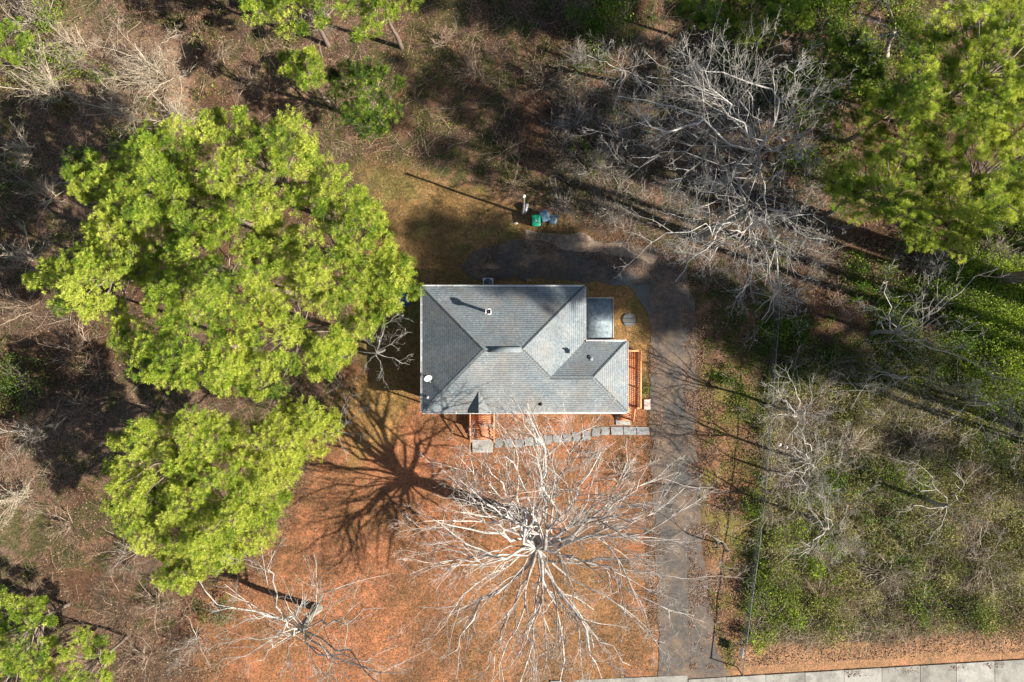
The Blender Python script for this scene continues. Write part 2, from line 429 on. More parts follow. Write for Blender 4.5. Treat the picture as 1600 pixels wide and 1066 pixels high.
sheet('broken_concrete_strip', [(818,360),(842,362),(880,368),(905,362),(935,378),(985,384),(1030,400),(1022,414),(980,402),(930,395),(880,388),(850,381),(822,376)], .036, M['dirt'], 7, seed=12)
# sidewalk along the street, cast in separate bays with open joints
m = MB()
js = [1075,1135,1196,1257,1318,1377,1437,1493,1553,1615,1675,1735,1795]
def edge_y(u): return 1062 - (u-1060)*(32/540.0)
for a, b in zip(js[:-1], js[1:]):
    g_ = .35
    m.prism([P(a+g_, edge_y(a))[:2], P(a+g_, edge_y(a)+38)[:2], P(b-g_, edge_y(b)+38)[:2], P(b-g_, edge_y(b))[:2]], -.05, .10, rr_.random())
tag(m.build('sidewalk', M['concrete']), kind='structure')
m = MB()
m.prism([P(860,1064)[:2], P(860,1100)[:2], P(1074,1100)[:2], P(1074,1055)[:2]], -.05, .06, .3)
tag(m.build('kerb_slab', M['concrete']), kind='structure')
m = MB(); m.prism([P(600,1103)[:2], P(600,1300)[:2], P(2300,1250)[:2], P(2300,1035)[:2]], -.08, .02)
tag(m.build('street', M['asphalt']), kind='structure')

# ------------------------------------------------------------------ house
house = empty('ranch_house', (.9, -.6, 0), 'single storey house with grey shingled hip roof and orange stained decks', 'house')
ZE = 3.0; T = .40
W1=(-6.27,3.80); W2=(-6.27,-4.97); E1=(5.06,3.80); I_=(5.06,-.045); F1=(8.01,-.045); F2=(8.01,-4.97)
RL=(-1.885,-.585); RR=(.675,-.585); MM=(2.598,-2.508); WR=(5.547,-2.508)
ZR = ZE + 4.385*T; ZW = ZE + 2.4625*T
c3 = lambda p, z: (p[0], p[1], z)
rf = MB()
th = .10
faces = [[c3(W1,ZE),c3(W2,ZE),c3(RL,ZR)], [c3(E1,ZE),c3(W1,ZE),c3(RL,ZR),c3(RR,ZR)], [c3(I_,ZE),c3(E1,ZE),c3(RR,ZR),c3(MM,ZW)],
         [c3(F1,ZE),c3(I_,ZE),c3(MM,ZW),c3(WR,ZW)], [c3(F2,ZE),c3(F1,ZE),c3(WR,ZW)], [c3(W2,ZE),c3(F2,ZE),c3(WR,ZW),c3(MM,ZW),c3(RR,ZR),c3(RL,ZR)]]
for f in faces: rf.addp(f)
# small gable over the front entry, running back into the south slope
gx0 = -2.30; gh = .62; gl = gh/T; gw = .80
A=(gx0-gw,-5.0,ZE+.01); B=(gx0+gw,-5.0,ZE+.01); Cc=(gx0,-5.0,ZE+gh); D=(gx0,-4.97+gl,ZE+gh)
rf.addp([A, Cc, D]); rf.addp([Cc, B, D])
roof = rf.build('roof', M['shingle'], house)
gb = MB(); gb.addp([A, B, Cc]); gb.addp([(A[0],A[1]+.05,A[2]),(Cc[0],Cc[1]+.05,Cc[2]),(B[0],B[1]+.05,B[2])]); gb.build('gable_board', M['white'], house)
so = MB()
ring = [W1, W2, F2, F1, I_, E1]
for i in range(6):
    a, b = ring[i], ring[(i+1) % 6]
    so.addp([c3(a,ZE-.01), c3(b,ZE-.01), c3(b,ZE-th-.06), c3(a,ZE-th-.06)])
so.addp([c3(p, ZE-th-.06) for p in ring[::-1]])
so.build('fascia', M['white'], house)
# hip and ridge caps, lapped shingle by shingle
caps = MB()
def capline(a, b, wd=.24):
    a = np.array(a); b = np.array(b); L = np.linalg.norm(b-a); n = int(L/.2); d = (b-a)/L
    s_ = np.cross(d, (0,0,1)); s_ /= np.linalg.norm(s_)
    for k in range(n):
        p = a + d*(k*L/n); q_ = a + d*((k+1)*L/n)
        lo = .012; hi = .030
        drop = -.038
        v = [p+s_*wd/2+(0,0,lo+drop), p+(0,0,lo+.02), p-s_*wd/2+(0,0,lo+drop), q_+s_*wd/2+(0,0,hi+drop), q_+(0,0,hi+.02), q_-s_*wd/2+(0,0,hi+drop)]
        caps.add(v, [(0,1,4,3),(1,2,5,4)], rng.random())
        caps.add([v[0], v[3], v[4], v[1]], [(0,1,2,3)])
for a, b in ((c3(W1,ZE),c3(RL,ZR)),(c3(W2,ZE),c3(RL,ZR)),(c3(E1,ZE),c3(RR,ZR)),(c3(MM,ZW),c3(RR,ZR)),(c3(F1,ZE),c3(WR,ZW)),(c3(F2,ZE),c3(WR,ZW)),(c3(MM,ZW),c3(WR,ZW)),(c3(RL,ZR),c3(RR,ZR))):
    capline(a, b)
caps.build('ridge_cap', M['shingle_cap'], roof)
rv = MB(); rv.box(RL[0]+.30, RR[0]-.02, RL[1]-.17, RL[1]+.17, ZR-.08, ZR+.045)
rv.build('ridge_vent', M['shingle_cap'], roof)
# gutters: open troughs hung on the fascia
def gutter(a, b, out, name='gutter'):
    g = MB(); a = np.array((*a, 0.)); b = np.array((*b, 0.)); o_ = np.array((*out, 0.))
    z0, z1 = ZE-.13, ZE-.005; wd = .12; e = .012
    for (k0, k1, za, zb) in ((0.003, e, z0, z1), (wd-e*2, wd, z0, z1+.012), (0.003, wd, z0-.01, z0)):
        p = [a+o_*k0, b+o_*k0, b+o_*k1, a+o_*k1]
        if np.cross((p[1]-p[0])[:2], (p[2]-p[1])[:2]) < 0: p = p[::-1]
        g.prism([x[:2] for x in p], za, zb)
    L = np.linalg.norm(b-a); n = int(L/1.1)
    for k in range(1, n):
        c = a + (b-a)*k/n; d = (b-a)/L
        p = [c+o_*e-d*.02, c+o_*(wd-e)-d*.02, c+o_*(wd-e)+d*.02, c+o_*e+d*.02]
        if np.cross((p[1]-p[0])[:2], (p[2]-p[1])[:2]) < 0: p = p[::-1]
        g.prism([x[:2] for x in p], z1-.02, z1)
    g.build(name, M['white'], house)
gutter(W1, W2, (-1,0)); gutter(W2, F2, (0,-1)); gutter(F2, F1, (1,0)); gutter((F1[0],F1[1]), (I_[0]+.13,I_[1]), (0,1)); gutter(E1, (I_[0],I_[1]+.13), (1,0)); gutter(W1, E1, (0,1))
for (x, y) in ((-6.33,3.70),(-6.33,-4.85),(8.07,-4.85),(5.12,3.68)):
    d = MB(); sx_ = -1 if x < 0 else 1
    d.box(x-.035, x+.035, y-.05, y+.05, ZE-.35, ZE-.14); d.bar((x, y, ZE-.35), (x-sx_*.42, y, ZE-.75), .07, .09); d.box(x-sx_*.42-.035, x-sx_*.42+.035, y-.05, y+.05, .15, ZE-.72)
    d.build('downspout', M['white'], house)
# walls with window and door openings framed on
ov = .48
wx0, wx1, wy0, wy1 = -6.27+ov, 5.06-ov, -4.97+ov, 3.80-ov
fx1, fy1 = 8.01-ov, -.045-ov
wl = MB()
plan = [(wx0,wy1),(wx0,wy0),(fx1,wy0),(fx1,fy1),(wx1,fy1),(wx1,wy1)]
for i in range(6):
    a, b = plan[i], plan[(i+1) % 6]
    wl.addp([(a[0],a[1],-.1),(b[0],b[1],-.1),(b[0],b[1],ZE-.161),(a[0],a[1],ZE-.161)])
    L = math.hypot(b[0]-a[0], b[1]-a[1]); nx_, ny_ = (b[1]-a[1])/L, -(b[0]-a[0])/L
    for k in range(22):     # lap siding boards
        z = .45 + k*.11
        if z > ZE-.3: break
        v = [(a[0]+nx_*.002,a[1]+ny_*.002,z+.11),(b[0]+nx_*.002,b[1]+ny_*.002,z+.11),(b[0]+nx_*.016,b[1]+ny_*.016,z),(a[0]+nx_*.016,a[1]+ny_*.016,z)]
        wl.add(v, [(0,1,2,3)])
wl.build('wall', M['siding'], house)
def window(cx, cy, nrm, wd=1.0, ht=1.1, z=1.15):
    t_ = np.array((-nrm[1], nrm[0], 0.)); n_ = np.array((*nrm, 0.)); c = np.array((cx, cy, z+ht/2))
    fm = MB()
    for a, b in ((c-t_*wd/2-(0,0,ht/2), c+t_*wd/2-(0,0,ht/2)), (c-t_*wd/2+(0,0,ht/2), c+t_*wd/2+(0,0,ht/2)), (c-t_*wd/2, c+t_*wd/2)):
        fm.bar(a+n_*.04, b+n_*.04, .05, .07)
    for s_ in (-1, 1): fm.bar(c+t_*s_*wd/2-(0,0,ht/2-.04)+n_*.04, c+t_*s_*wd/2+(0,0,ht/2-.04)+n_*.04, .05, .07, up=tuple(n_))
    w_ = fm.build('window', M['white'], house)
    pn = MB(); q_ = [c-t_*wd/2*.96-(0,0,ht/2*.96), c+t_*wd/2*.96-(0,0,ht/2*.96), c+t_*wd/2*.96+(0,0,ht/2*.96), c-t_*wd/2*.96+(0,0,ht/2*.96)]
    pn.addp([p+n_*.035 for p in q_]); pn.build('pane', M['glass'], w_).location = (0,0,0)
    sl = MB(); sl.bar(c-t_*(wd/2+.06)-(0,0,ht/2+.06)+n_*.06, c+t_*(wd/2+.06)-(0,0,ht/2+.06)+n_*.06, .10, .04); sl.build('sill', M['white'], w_)
def door(cx, cy, nrm, z0):
    t_ = np.array((-nrm[1], nrm[0], 0.)); n_ = np.array((*nrm, 0.)); c = np.array((cx, cy, z0))
    d = MB(); d.bar(c-t_*.45+(0,0,1.0)+n_*.03, c+t_*.45+(0,0,1.0)+n_*.03, .04, 2.0)
    o = d.build('door', M['door'], house)
    h = MB(); h.bar(c+t_*.36+(0,0,.95)+n_*.05, c+t_*.36+(0,0,.95)+n_*.11, .05, .05); h.build('handle', M['galv'], o)
    f = MB()
    for s_ in (-1, 1): f.bar(c+t_*s_*.50+n_*.035, c+t_*s_*.50+(0,0,2.05)+n_*.035, .09, .07, up=tuple(n_))
    f.bar(c-t_*.55+(0,0,2.09)+n_*.035, c+t_*.55+(0,0,2.09)+n_*.035, .07, .08); f.build('door_frame', M['white'], o)
for x in (-4.7, -.2, 2.2, 5.6): window(x, wy0, (0,-1))
for x in (-4.2, -1.5, 2.8): window(x, wy1, (0,1))
for y in (-2.8, .0, 2.2): window(wx0, y, (-1,0), .9)
window(fx1, -3.9, (1,0), .8); door(-2.25, wy0, (0,-1), .62); door(fx1, -1.7, (1,0), .9)
# side room with low roof
an = MB(); an.addp([(5.19,3.02,2.62),(5.19,.14,2.72),(7.11,.14,2.66),(7.11,3.02,2.56)][::-1][::-1])
v = [(5.19,3.02,2.62),(5.19,.14,2.72),(7.11,.14,2.66),(7.11,3.02,2.56)]
vb = [(a,b,c-.10) for a,b,c in v]
an2 = MB(); an2.add(v+vb, [(0,1,2,3),(7,6,5,4),(1,0,4,5),(2,1,5,6),(3,2,6,7),(0,3,7,4)])
an_o = an2.build('side_room_roof', M['membrane'], house)
ed = MB(); ed.bar((7.13,.14,2.63),(7.13,3.02,2.53),.035,.13); ed.bar((5.19,3.045,2.59),(7.15,3.045,2.53),.035,.13); ed.build('roof_edge', M['siding'], an_o)
aw = MB(); aw.box(4.60, 6.95, -.52, 2.86, -.1, 2.55); aw.build('side_room_wall', M['siding'], house)
# flues on the roof
def roofz(x, y):
    z = ZE + T*min(x+6.27, 3.80-y, y+4.97, 5.06-x if y > -.045 else 99)
    return z
def flue(u, v, h, r, mat_, lab, square=False):
    z = 3.9
    p = P(u, v, z+h*.5); zz = roofz(p[0], p[1]); p = P(u, v, zz+h)
    e = MB()
    if square:
        e.lathe((p[0],p[1],zz-.15), [(r*.62,0),(r*.62,h+.02)], 10)
        e.box(p[0]-r, p[0]+r, p[1]-r, p[1]+r, zz+h-.16, zz+h-.10)
        for s1, s2 in ((-1,0),(1,0),(0,-1),(0,1)):
            if s1: e.box(p[0]+s1*r-.02, p[0]+s1*r+.02, p[1]-r, p[1]+r, zz+h-.10, zz+h+.06)
            else: e.box(p[0]-r+.021, p[0]+r-.021, p[1]+s2*r-.02, p[1]+s2*r+.02, zz+h-.10, zz+h+.058)
    else:
        e.lathe((p[0],p[1],zz-.15), [(r,0),(r,h),(r*.8,h),(r*.8,h-.2)], 12)
        e.lathe((p[0],p[1],zz), [(r*2.4,-.06*2),(r*2.2,.03),(r*1.02,.10)], 12)
    o = e.build('flue_pipe', mat_, house)
    if square:
        c = MB(); c.lathe((p[0],p[1],zz), [(r*.75,h-.09),(r*.5,h-.02),(0.001,h)], 10); c.build('flue_cap', M['dark'], o)
    o['label'] = lab
flue(763, 487, 1.30, .17, M['white'], 'tall white square flue on the north slope', True)
flue(921, 558, .38, .06, M['dark'], 'short dark vent pipe on the small roof')
flue(845, 632, .25, .06, M['dark'], 'stubby black vent pipe near the south eave')
bx = MB(); p = P(921, 560, 3.7); bx.box(p[0]-.14, p[0]+.14, p[1]-.14, p[1]+.12, roofz(p[0],p[1])-.08, roofz(p[0],p[1])+.13); bx.build('roof_vent', M['shingle_cap'], house)
bx = MB(); p = P(668, 621, 3.2); bx.lathe((p[0],p[1],3.15), [(.09,0),(.09,.2),(.001,.24)], 10); bx.build('roof_vent', M['white'], house)
# decks
def railing(mb, a, b, z0, h=.92, cap=.13):
    a = np.array(a, float); b = np.array(b, float); za, zb = (z0 if not np.isscalar(z0) else (z0, z0))
    A_ = np.array((*a, za)); B_ = np.array((*b, zb)); L = np.linalg.norm(b-a)
    mb.bar(A_+(0,0,h), B_+(0,0,h), cap, .04, .9)
    mb.bar(A_+(0,0,h-.09), B_+(0,0,h-.09), .04, .08, .4); mb.bar(A_+(0,0,.10), B_+(0,0,.10), .04, .08, .3)
    n = max(2, int(L/.13))
    for k in range(1, n):
        p = A_ + (B_-A_)*k/n; mb.bar(p+(0,0,.14), p+(0,0,h-.13), .035, .035, .4)
    n = max(1, int(round(L/1.5)))
    for k in range(n+1):
        p = A_ + (B_-A_)*k/n; mb.bar((p[0],p[1],0), p+(0,0,h-.02), .09, .09, .5)
def deck_part(name, x0, x1, y0, y1, z, along_x, lab):
    f = MB(); bw = .14
    if along_x:
        n = int(round((y1-y0)/bw)); st = (y1-y0)/n
        for k in range(n): f.box(x0, x1, y0+k*st+.004, y0+(k+1)*st-.004, z-.03, z, rng.random())
    else:
        n = int(round((x1-x0)/bw)); st = (x1-x0)/n
        for k in range(n): f.box(x0+k*st+.004, x0+(k+1)*st-.004, y0, y1, z-.03, z, rng.random())
    f.box(x0+.02, x1-.02, y0+.02, y0+.06, z-.22, z-.031); f.box(x0+.02, x1-.02, y1-.06, y1-.02, z-.22, z-.031)
    f.box(x0+.02, x0+.06, y0+.061, y1-.061, z-.22, z-.031); f.box(x1-.06, x1-.02, y0+.061, y1-.061, z-.22, z-.031)
    o = f.build(name, M['deck'], house); o['label'] = lab; return o
# front porch
fp = deck_part('porch', -3.10, -1.26, -6.45, wy0-.02, .60, True, 'orange stained wooden front porch with steps')
for x in (-3.04, -1.32): r_ = MB(); railing(r_, (x,-6.42), (x,wy0-.1), .6); r_.build('railing', M['deck'], fp)
st_ = MB()
for k in range(4):
    z = .47-k*.13; y = -6.47-k*.26
    for j in range(2): st_.box(-2.96, -1.40, y-.13*(j+1)+.004, y-.13*j-.004, z-.03, z, rng.random())
    st_.box(-2.94, -1.42, y-.01, y-.002, z-.13, z+.13-.031, .3)
for x in (-2.97, -1.42): st_.bar((x,-6.47,.42), (x,-7.50,-.02), .04, .22, .3)
st_.build('step', M['deck'], fp)
for x in (-3.04, -1.32):
    r2 = MB(); r2.bar((x,-6.45,1.5), (x,-7.35,.95), .09, .04, .9); r2.bar((x,-7.35,0), (x,-7.35,.96), .09, .09); r2.bar((x,-6.45,.9), (x,-7.35,.35), .04, .08, .4); r2.build('handrail', M['deck'], fp)
# side deck
sd = deck_part('side_deck', fx1+.02, 9.28, -4.88, -.64, .90, False, 'long orange stained side deck with railing')
r_ = MB(); railing(r_, (9.22,-4.82), (9.22,-.70), .9, cap=.15); railing(r_, (7.65,-.70), (9.12,-.70), .9); railing(r_, (8.86,-4.82), (9.12,-4.82), .9); r_.build('railing', M['deck'], sd)
st_ = MB()
for k in range(4):
    z = .72-k*.18; y = -4.90-k*.25
    for j in range(2): st_.box(7.85, 8.72, y-.125*(j+1)+.004, y-.125*j-.004, z-.03, z, rng.random())
    st_.box(7.87, 8.70, y-.01, y-.002, z-.15, z+.149, .3)
for x in (7.84, 8.73): st_.bar((x,-4.90,.66), (x,-5.92,-.05), .04, .24, .3)
st_.build('step', M['deck'], sd)
r2 = MB(); x = 8.84
r2.bar((x,-4.86,1.80), (x,-5.85,1.05), .10, .04, .9); r2.bar((x,-5.85,0), (x,-5.85,1.06), .09, .09)
for k in range(6): r2.bar((x,-4.98-k*.15,.74-k*.11), (x,-4.98-k*.15,1.66-k*.113), .035, .035)
r2.build('handrail', M['deck'], sd)
# satellite dish on the west slope
dp = P(669, 591, 3.9); dz = roofz(dp[0], dp[1])
dish = empty('satellite_dish', (dp[0], dp[1], dz), 'small white satellite dish on the west slope of the house roof', 'satellite dish')
d = MB(); ax = Vector((.45,-.62,.64)).normalized(); t1 = ax.orthogonal().normalized(); t2 = ax.cross(t1)
cc = Vector((dp[0]-.06, dp[1], dz+.45)); vv = []; ff = []
for k, (r0, q0) in enumerate(((.0,0),(.10,.008),(.20,.035),(.27,.065),(.28,.06))):
    for i in range(16):
        a = 2*PI*i/16; vv.append(tuple(cc + t1*r0*math.cos(a) + t2*r0*1.1*math.sin(a) + ax*q0))
for k in range(4):
    for i in range(16): j = (i+1) % 16; ff.append((k*16+i, k*16+j, k*16+16+j, k*16+16+i))
d.add(vv, ff); d.build('dish', M['white'], dish, True)
d = MB(); d.bar((dp[0], dp[1], dz-.05), tuple(cc - ax*.03), .04, .04); d.box(dp[0]-.1, dp[0]+.1, dp[1]-.1, dp[1]+.1, dz-.07, dz+.045); d.build('mast', M['galv'], dish)
d = MB(); e_ = cc + ax*.42 - Vector((0,0,.12)); d.bar(tuple(cc-Vector((0,0,.24))), tuple(e_), .03, .03); d.bar(tuple(e_-ax*.06), tuple(e_+ax*.05), .07, .07); d.build('feed_arm', M['galv'], dish)

# ------------------------------------------------------------------ flat stones and slabs
def slab(name, u0, u1, v0, v1, z, m_, label, cat, group=None, jig=.06, seed=0, tint=None):
    rr = random.Random(seed); a = P(u0, v1); b = P(u1, v0); n = 5; pts = []
    for (x, y, X, Y) in ((a[0],a[1],b[0],a[1]), (b[0],a[1],b[0],b[1]), (b[0],b[1],a[0],b[1]), (a[0],b[1],a[0],a[1])):
        for k in range(n): pts.append((x+(X-x)*k/n + rr.uniform(-1,1)*jig*.5, y+(Y-y)*k/n + rr.uniform(-1,1)*jig*.5))
    m = MB(); m.prism(pts, -.03, z-.012, tint if tint is not None else rr.random()); m.prism(pts, z-.011, z, tint if tint is not None else rr.random(), .02)
    o = m.build(name, m_); world_origin(o, ((a[0]+b[0])/2, (a[1]+b[1])/2, 0)); tag(o, label, cat, group); return o
slab('landing_slab', 738, 770, 687, 707, .09, M['concrete'], 'pale concrete landing at the foot of the front porch steps', 'slab', jig=.02, tint=.9)
slab('landing_slab', 962, 985, 650, 664, .09, M['concrete'], 'white concrete landing at the foot of the side deck steps', 'slab', jig=.02, tint=1.0)
stones = [(779,694),(795,693),(811,692),(826,690),(841,689),(856,688),(871,686),(886,684),(901,682),(916,680),(931,676),(945,674)]
ordn = ['first','second','third','fourth','fifth','sixth','seventh','eighth','ninth','tenth','eleventh','twelfth']
for i, (u, v) in enumerate(stones):
    slab('stepping_stone', u-6.2, u+6.2, v-6.5+(i*7%5-2)*.5, v+6.5+(i*11%5-2)*.5, .045, M['stone'], 'square grey stepping stone, %s one of the path counting from the front porch landing' % ordn[i], 'stepping stone', 'stepping stones in the front path', .14, 40+i, (.1,.7,.3,.9,.2,.5,.8,0,.4,.6,.2,.7)[i])
for i, (u0, u1, lab) in enumerate(((954.5,973.5,'long pale slab joining the stepping stones to the straight path end'),(974.5,993.5,'middle one of three long path slabs below the side deck'),(994.5,1014,'last long path slab, nearest the driveway'))):
    slab('path_slab', u0, u1, 667, 679.5, .075, M['stone'], lab, 'path slab', 'long slabs at the end of the front path', .03, 70+i, .95)
slab('paving_block', 1006, 1016, 624, 640, .10, M['pinkish'], 'tan block lying between the side deck and the driveway', 'block', jig=.03, seed=9)
# round stone disc
rp = P(983, 500); m = MB()
for (y0, y1) in ((-.50,-.20),(-.18,.12),(.14,.50)):
    pts = []
    for k in range(9):
        y = y0+(y1-y0)*k/8; x = math.sqrt(max(0, .25-y*y)); pts.append((rp[0]+x, rp[1]+y))
    for k in range(9):
        y = y1+(y0-y1)*k/8; x = -math.sqrt(max(0, .25-y*y)); pts.append((rp[0]+x, rp[1]+y))
    m.prism(pts, -.02, .12, rng.random(), .03)
o = m.build('round_paver', M['pad']); world_origin(o, rp); tag(o, 'round grey stone disc split by two joints, lying between side room and driveway', 'paver')

# ------------------------------------------------------------------ bins, pole and loose things
def bin_(u, v, ang, body, label, scale=1.0, logo=False):
    p = P(u, v, 1.05); p[2] = 0
    e = empty('wheelie_bin', p, label, 'bin', 'bins beside the back lawn')
    ca, sa = math.cos(ang), math.sin(ang)
    def tr(pts): return [(p[0]+(x*ca-y*sa)*scale, p[1]+(x*sa+y*ca)*scale, z*scale) for x, y, z in pts]
    def ngon_frustum(mb, w0, d0, z0, w1, d1, z1, off=0):
        a = [(-w0,-d0,z0),(w0,-d0,z0),(w0,d0,z0),(-w0,d0,z0)]; b = [(-w1,-d1+off,z1),(w1,-d1+off,z1),(w1,d1+off,z1),(-w1,d1+off,z1)]
        mb.add(tr(a+b), [(3,2,1,0),(4,5,6,7),(0,1,5,4),(1,2,6,5),(2,3,7,6),(3,0,4,7)])
    m = MB(); ngon_frustum(m, .22, .26, .06, .28, .34, .98); ngon_frustum(m, .30, .36, .96, .30, .36, 1.0)
    m.build('body', body, e)
    m = MB()
    vs = []; ff = []; nx_, ny_ = 7, 9      # domed lid with rounded front
    for i in range(nx_):
        for j in range(ny_):
            x = -.31+.62*i/(nx_-1); y = -.39+.78*j/(ny_-1)
            k = 1-.12*max(0, (-y-.2)/.2)**2
            vs.append((x*k, y, 1.01+.07*(1-(x/.31)**4)*(1-(y/.39)**4)))
    for i in range(nx_-1):
        for j in range(ny_-1): a = i*ny_+j; ff.append((a, a+ny_, a+ny_+1, a+1))
    m.add(tr(vs), ff); m.build('lid', body, e, True)
    for s_ in (-1, 1):
        m = MB(); c = tr([(s_*.25,.34,.13)])[0]; pts = []
        for k in range(12): a = 2*PI*k/12; pts.append((.13*math.cos(a), .13*math.sin(a)))
        v0 = tr([(s_*.25-.03,.34+x,.13+z) for x, z in pts]); v1 = tr([(s_*.25+.03,.34+x,.13+z) for x, z in pts])
        m.add(v0+v1, [(k, (k+1) % 12, 12+(k+1) % 12, 12+k) for k in range(12)]); m.addp(v0[::-1]); m.addp(v1); m.build('wheel', M['rubber'], e)
    m = MB(); q_ = tr([(-.24,.42,1.0),(.24,.42,1.0),(-.24,.34,.96),(.24,.34,.96)]); m.bar(q_[0], q_[1], .035, .035); m.bar(q_[2], q_[0], .03, .03); m.bar(q_[3], q_[1], .03, .03); m.build('handle', body, e)
    if logo:
        m = MB(); pts = [(.075*math.cos(2*PI*k/12), -.02+.06*math.sin(2*PI*k/12), 1.086) for k in range(12)]; m.add(tr(pts)+tr([(x,y,z-.02) for x,y,z in pts]), [(k,(k+1)%12,12+(k+1)%12,12+k) for k in range(12)]); m.addp(tr(pts)); m.build('emblem', M['white'], e)
bin_(838, 345, .05, M['bin_green'], 'bright green wheeled bin with a white emblem on its lid', logo=True)
bin_(852, 338, .35, M['bin_blue'], 'faded blue wheeled bin beside the green bin')
bin_(865, 342.5, -.25, M['bin_dark'], 'dark slate bin, farthest right of the three bins', .86)
pb = P(816, 334); pt = P(821, 310, 6.0)
e = empty('utility_pole', (pb[0], pb[1], 0), 'slim weathered pole standing behind the green bin', 'pole')
m = MB(); m.tubes([[pb, (pb+pt)/2+(.0,.02,0), (pb[0]+.02,pb[1]+.03,6.0)]], [[.11,.09,.07]], 10); m.build('post', M['pole'], e, True)
m = MB(); m.lathe((pb[0]+.02,pb[1]+.03,6.0), [(.10,-.25),(.10,.0),(.001,.05)], 10); m.build('cap', M['white'], e)
def blob(name, u, v, rx, ry, h, mat_, label, cat, seed=1, rot=0):
    p = P(u, v); rr = np.random.default_rng(seed); n, k = 14, 7; vs = []; ff = []
    for j in range(k):
        ph = PI/2*j/(k-1)
        for i in range(n):
            a = 2*PI*i/n; q = 1 + rr.normal()*.13
            x = rx*math.cos(a)*math.cos(ph)*q; y = ry*math.sin(a)*math.cos(ph)*q
            vs.append((p[0]+x*math.cos(rot)-y*math.sin(rot), p[1]+x*math.sin(rot)+y*math.cos(rot), h*math.sin(ph)*(1+rr.normal()*.1)))
    for j in range(k-1):
        for i in range(n): b = (i+1) % n; ff.append((j*n+i, j*n+b, (j+1)*n+b, (j+1)*n+i))
    m = MB(); m.add(vs, ff); o = m.build(name, mat_); world_origin(o, p); tag(o, label, cat); return o
blob('plastic_sack', 822, 326, .16, .42, .55, M['bag'], 'white plastic sack slumped behind the green bin', 'sack', 3, -.25)
blob('plastic_bag', 1372, 504, .16, .13, .45, M['bag'], 'small white bag lying alone in the right-hand undergrowth', 'bag', 5)
blob('rubbish_heap', 1214, 694, .26, .16, .55, M['pinkish'], 'pale pinkish rubbish heap beside the chain link fence', 'rubbish', 7)
blob('rubbish_heap', 1225, 698, .20, .14, .5, M['pinkish'], 'smaller pale scrap just right of the heap beside the chain link fence', 'rubbish', 8)
blob('blue_tarp', 626, 466, .75, .5, .6, M['tarp'], 'crumpled blue tarpaulin half hidden below the pine crown, left of the house', 'tarpaulin', 9, -.7)
blob('field_stone', 806, 349, .16, .1, .12, M['pinkish'], 'small pale stone in the grass left of the bins', 'stone', 10)
ap = P(763, 441); ap[1] = 4.25
e = empty('air_conditioner', ap, 'boxy grey air conditioning unit against the north wall of the house', 'air conditioner')
m = MB(); m.box(ap[0]-.36, ap[0]+.36, ap[1]-.36, ap[1]+.36, .05, .80)
for k in range(11): m.box(ap[0]-.375, ap[0]+.375, ap[1]-.375, ap[1]+.375, .12+k*.06, .135+k*.06)
m.build('cabinet', M['galv'], e)
m = MB()
for r0 in (.08,.16,.24,.31): m.lathe((ap[0],ap[1],.80), [(r0,.0),(r0,.03),(r0+.012,.03),(r0+.012,0)], 20)
for k in range(6): a = PI*k/6; m.bar((ap[0]+.31*math.cos(a),ap[1]+.31*math.sin(a),.815), (ap[0]-.31*math.cos(a),ap[1]-.31*math.sin(a),.815), .012, .02)
m.build('fan_grille', M['dark'], e)

# ------------------------------------------------------------------ chain link fence
fl = [(1210,440),(1206,500),(1200,580),(1192,680),(1186,760),(1176,850),(1162,950),(1151,1042)]
fb = P(*fl[4])
fence = empty('chain_link_fence', fb, 'low grey chain link fence along the driveway, with a small sign at its lower end', 'fence')
FH = 1.35
fpts = [P(*q_) for q_ in fl]
posts = []
for a, b in zip(fpts[:-1], fpts[1:]):
    L = np.linalg.norm(b-a); n = max(1, int(round(L/2.6)))
    for k in range(n): posts.append(a+(b-a)*k/n)
posts.append(fpts[-1])
for k, p in enumerate(posts):
    m = MB(); r0 = .045 if k == len(posts)-1 else .03
    m.lathe((p[0],p[1],0), [(r0,-.1),(r0,FH),(r0*1.3,FH),(r0*1.3,FH+.05),(.001,FH+.07)], 8); m.build('post', M['fence'], fence)
m = MB()
for a, b in zip(posts[:-1], posts[1:]): m.bar(a+(0,0,FH), b+(0,0,FH), .045, .045)
m.build('top_rail', M['fence'], fence)
m = MB(); wires = []
for a, b in zip(posts[:-1], posts[1:]):
    L = np.linalg.norm(b-a); d_ = (b-a)/L; n = int(L/.13)
    for k in range(-10, n):
        for s_ in (1, -1):
            x0 = k*.13 if s_ == 1 else k*.13+1.3; z0, z1 = .05, FH-.02; x1 = x0 + s_*1.3
            t0, t1 = 0, 1
            lo, hi = sorted((x0, x1))
            if hi < 0 or lo > L: continue
            def tt(x): return (x-x0)/(x1-x0)
            ta, tb = sorted((tt(0), tt(L))); t0 = max(0, ta); t1 = min(1, tb)
            if t1-t0 < .02: continue
            wires.append((a+d_*(x0+(x1-x0)*t0)+(0,0,z0+(z1-z0)*t0), a+d_*(x0+(x1-x0)*t1)+(0,0,z0+(z1-z0)*t1)))
W_ = np.array(wires); m.tubes(W_, np.full((len(W_), 2), .0025), 3); m.build('wire_mesh', M['fence'], fence)
m = MB(); a, b = fpts[-1], fpts[-2]; d_ = (b-a)/np.linalg.norm(b-a)
m.bar(a+d_*1.1+(-.05,0,.75), a+d_*1.75+(-.05,0,.75), .02, .55); m.build('sign_panel', M['white'], fence)


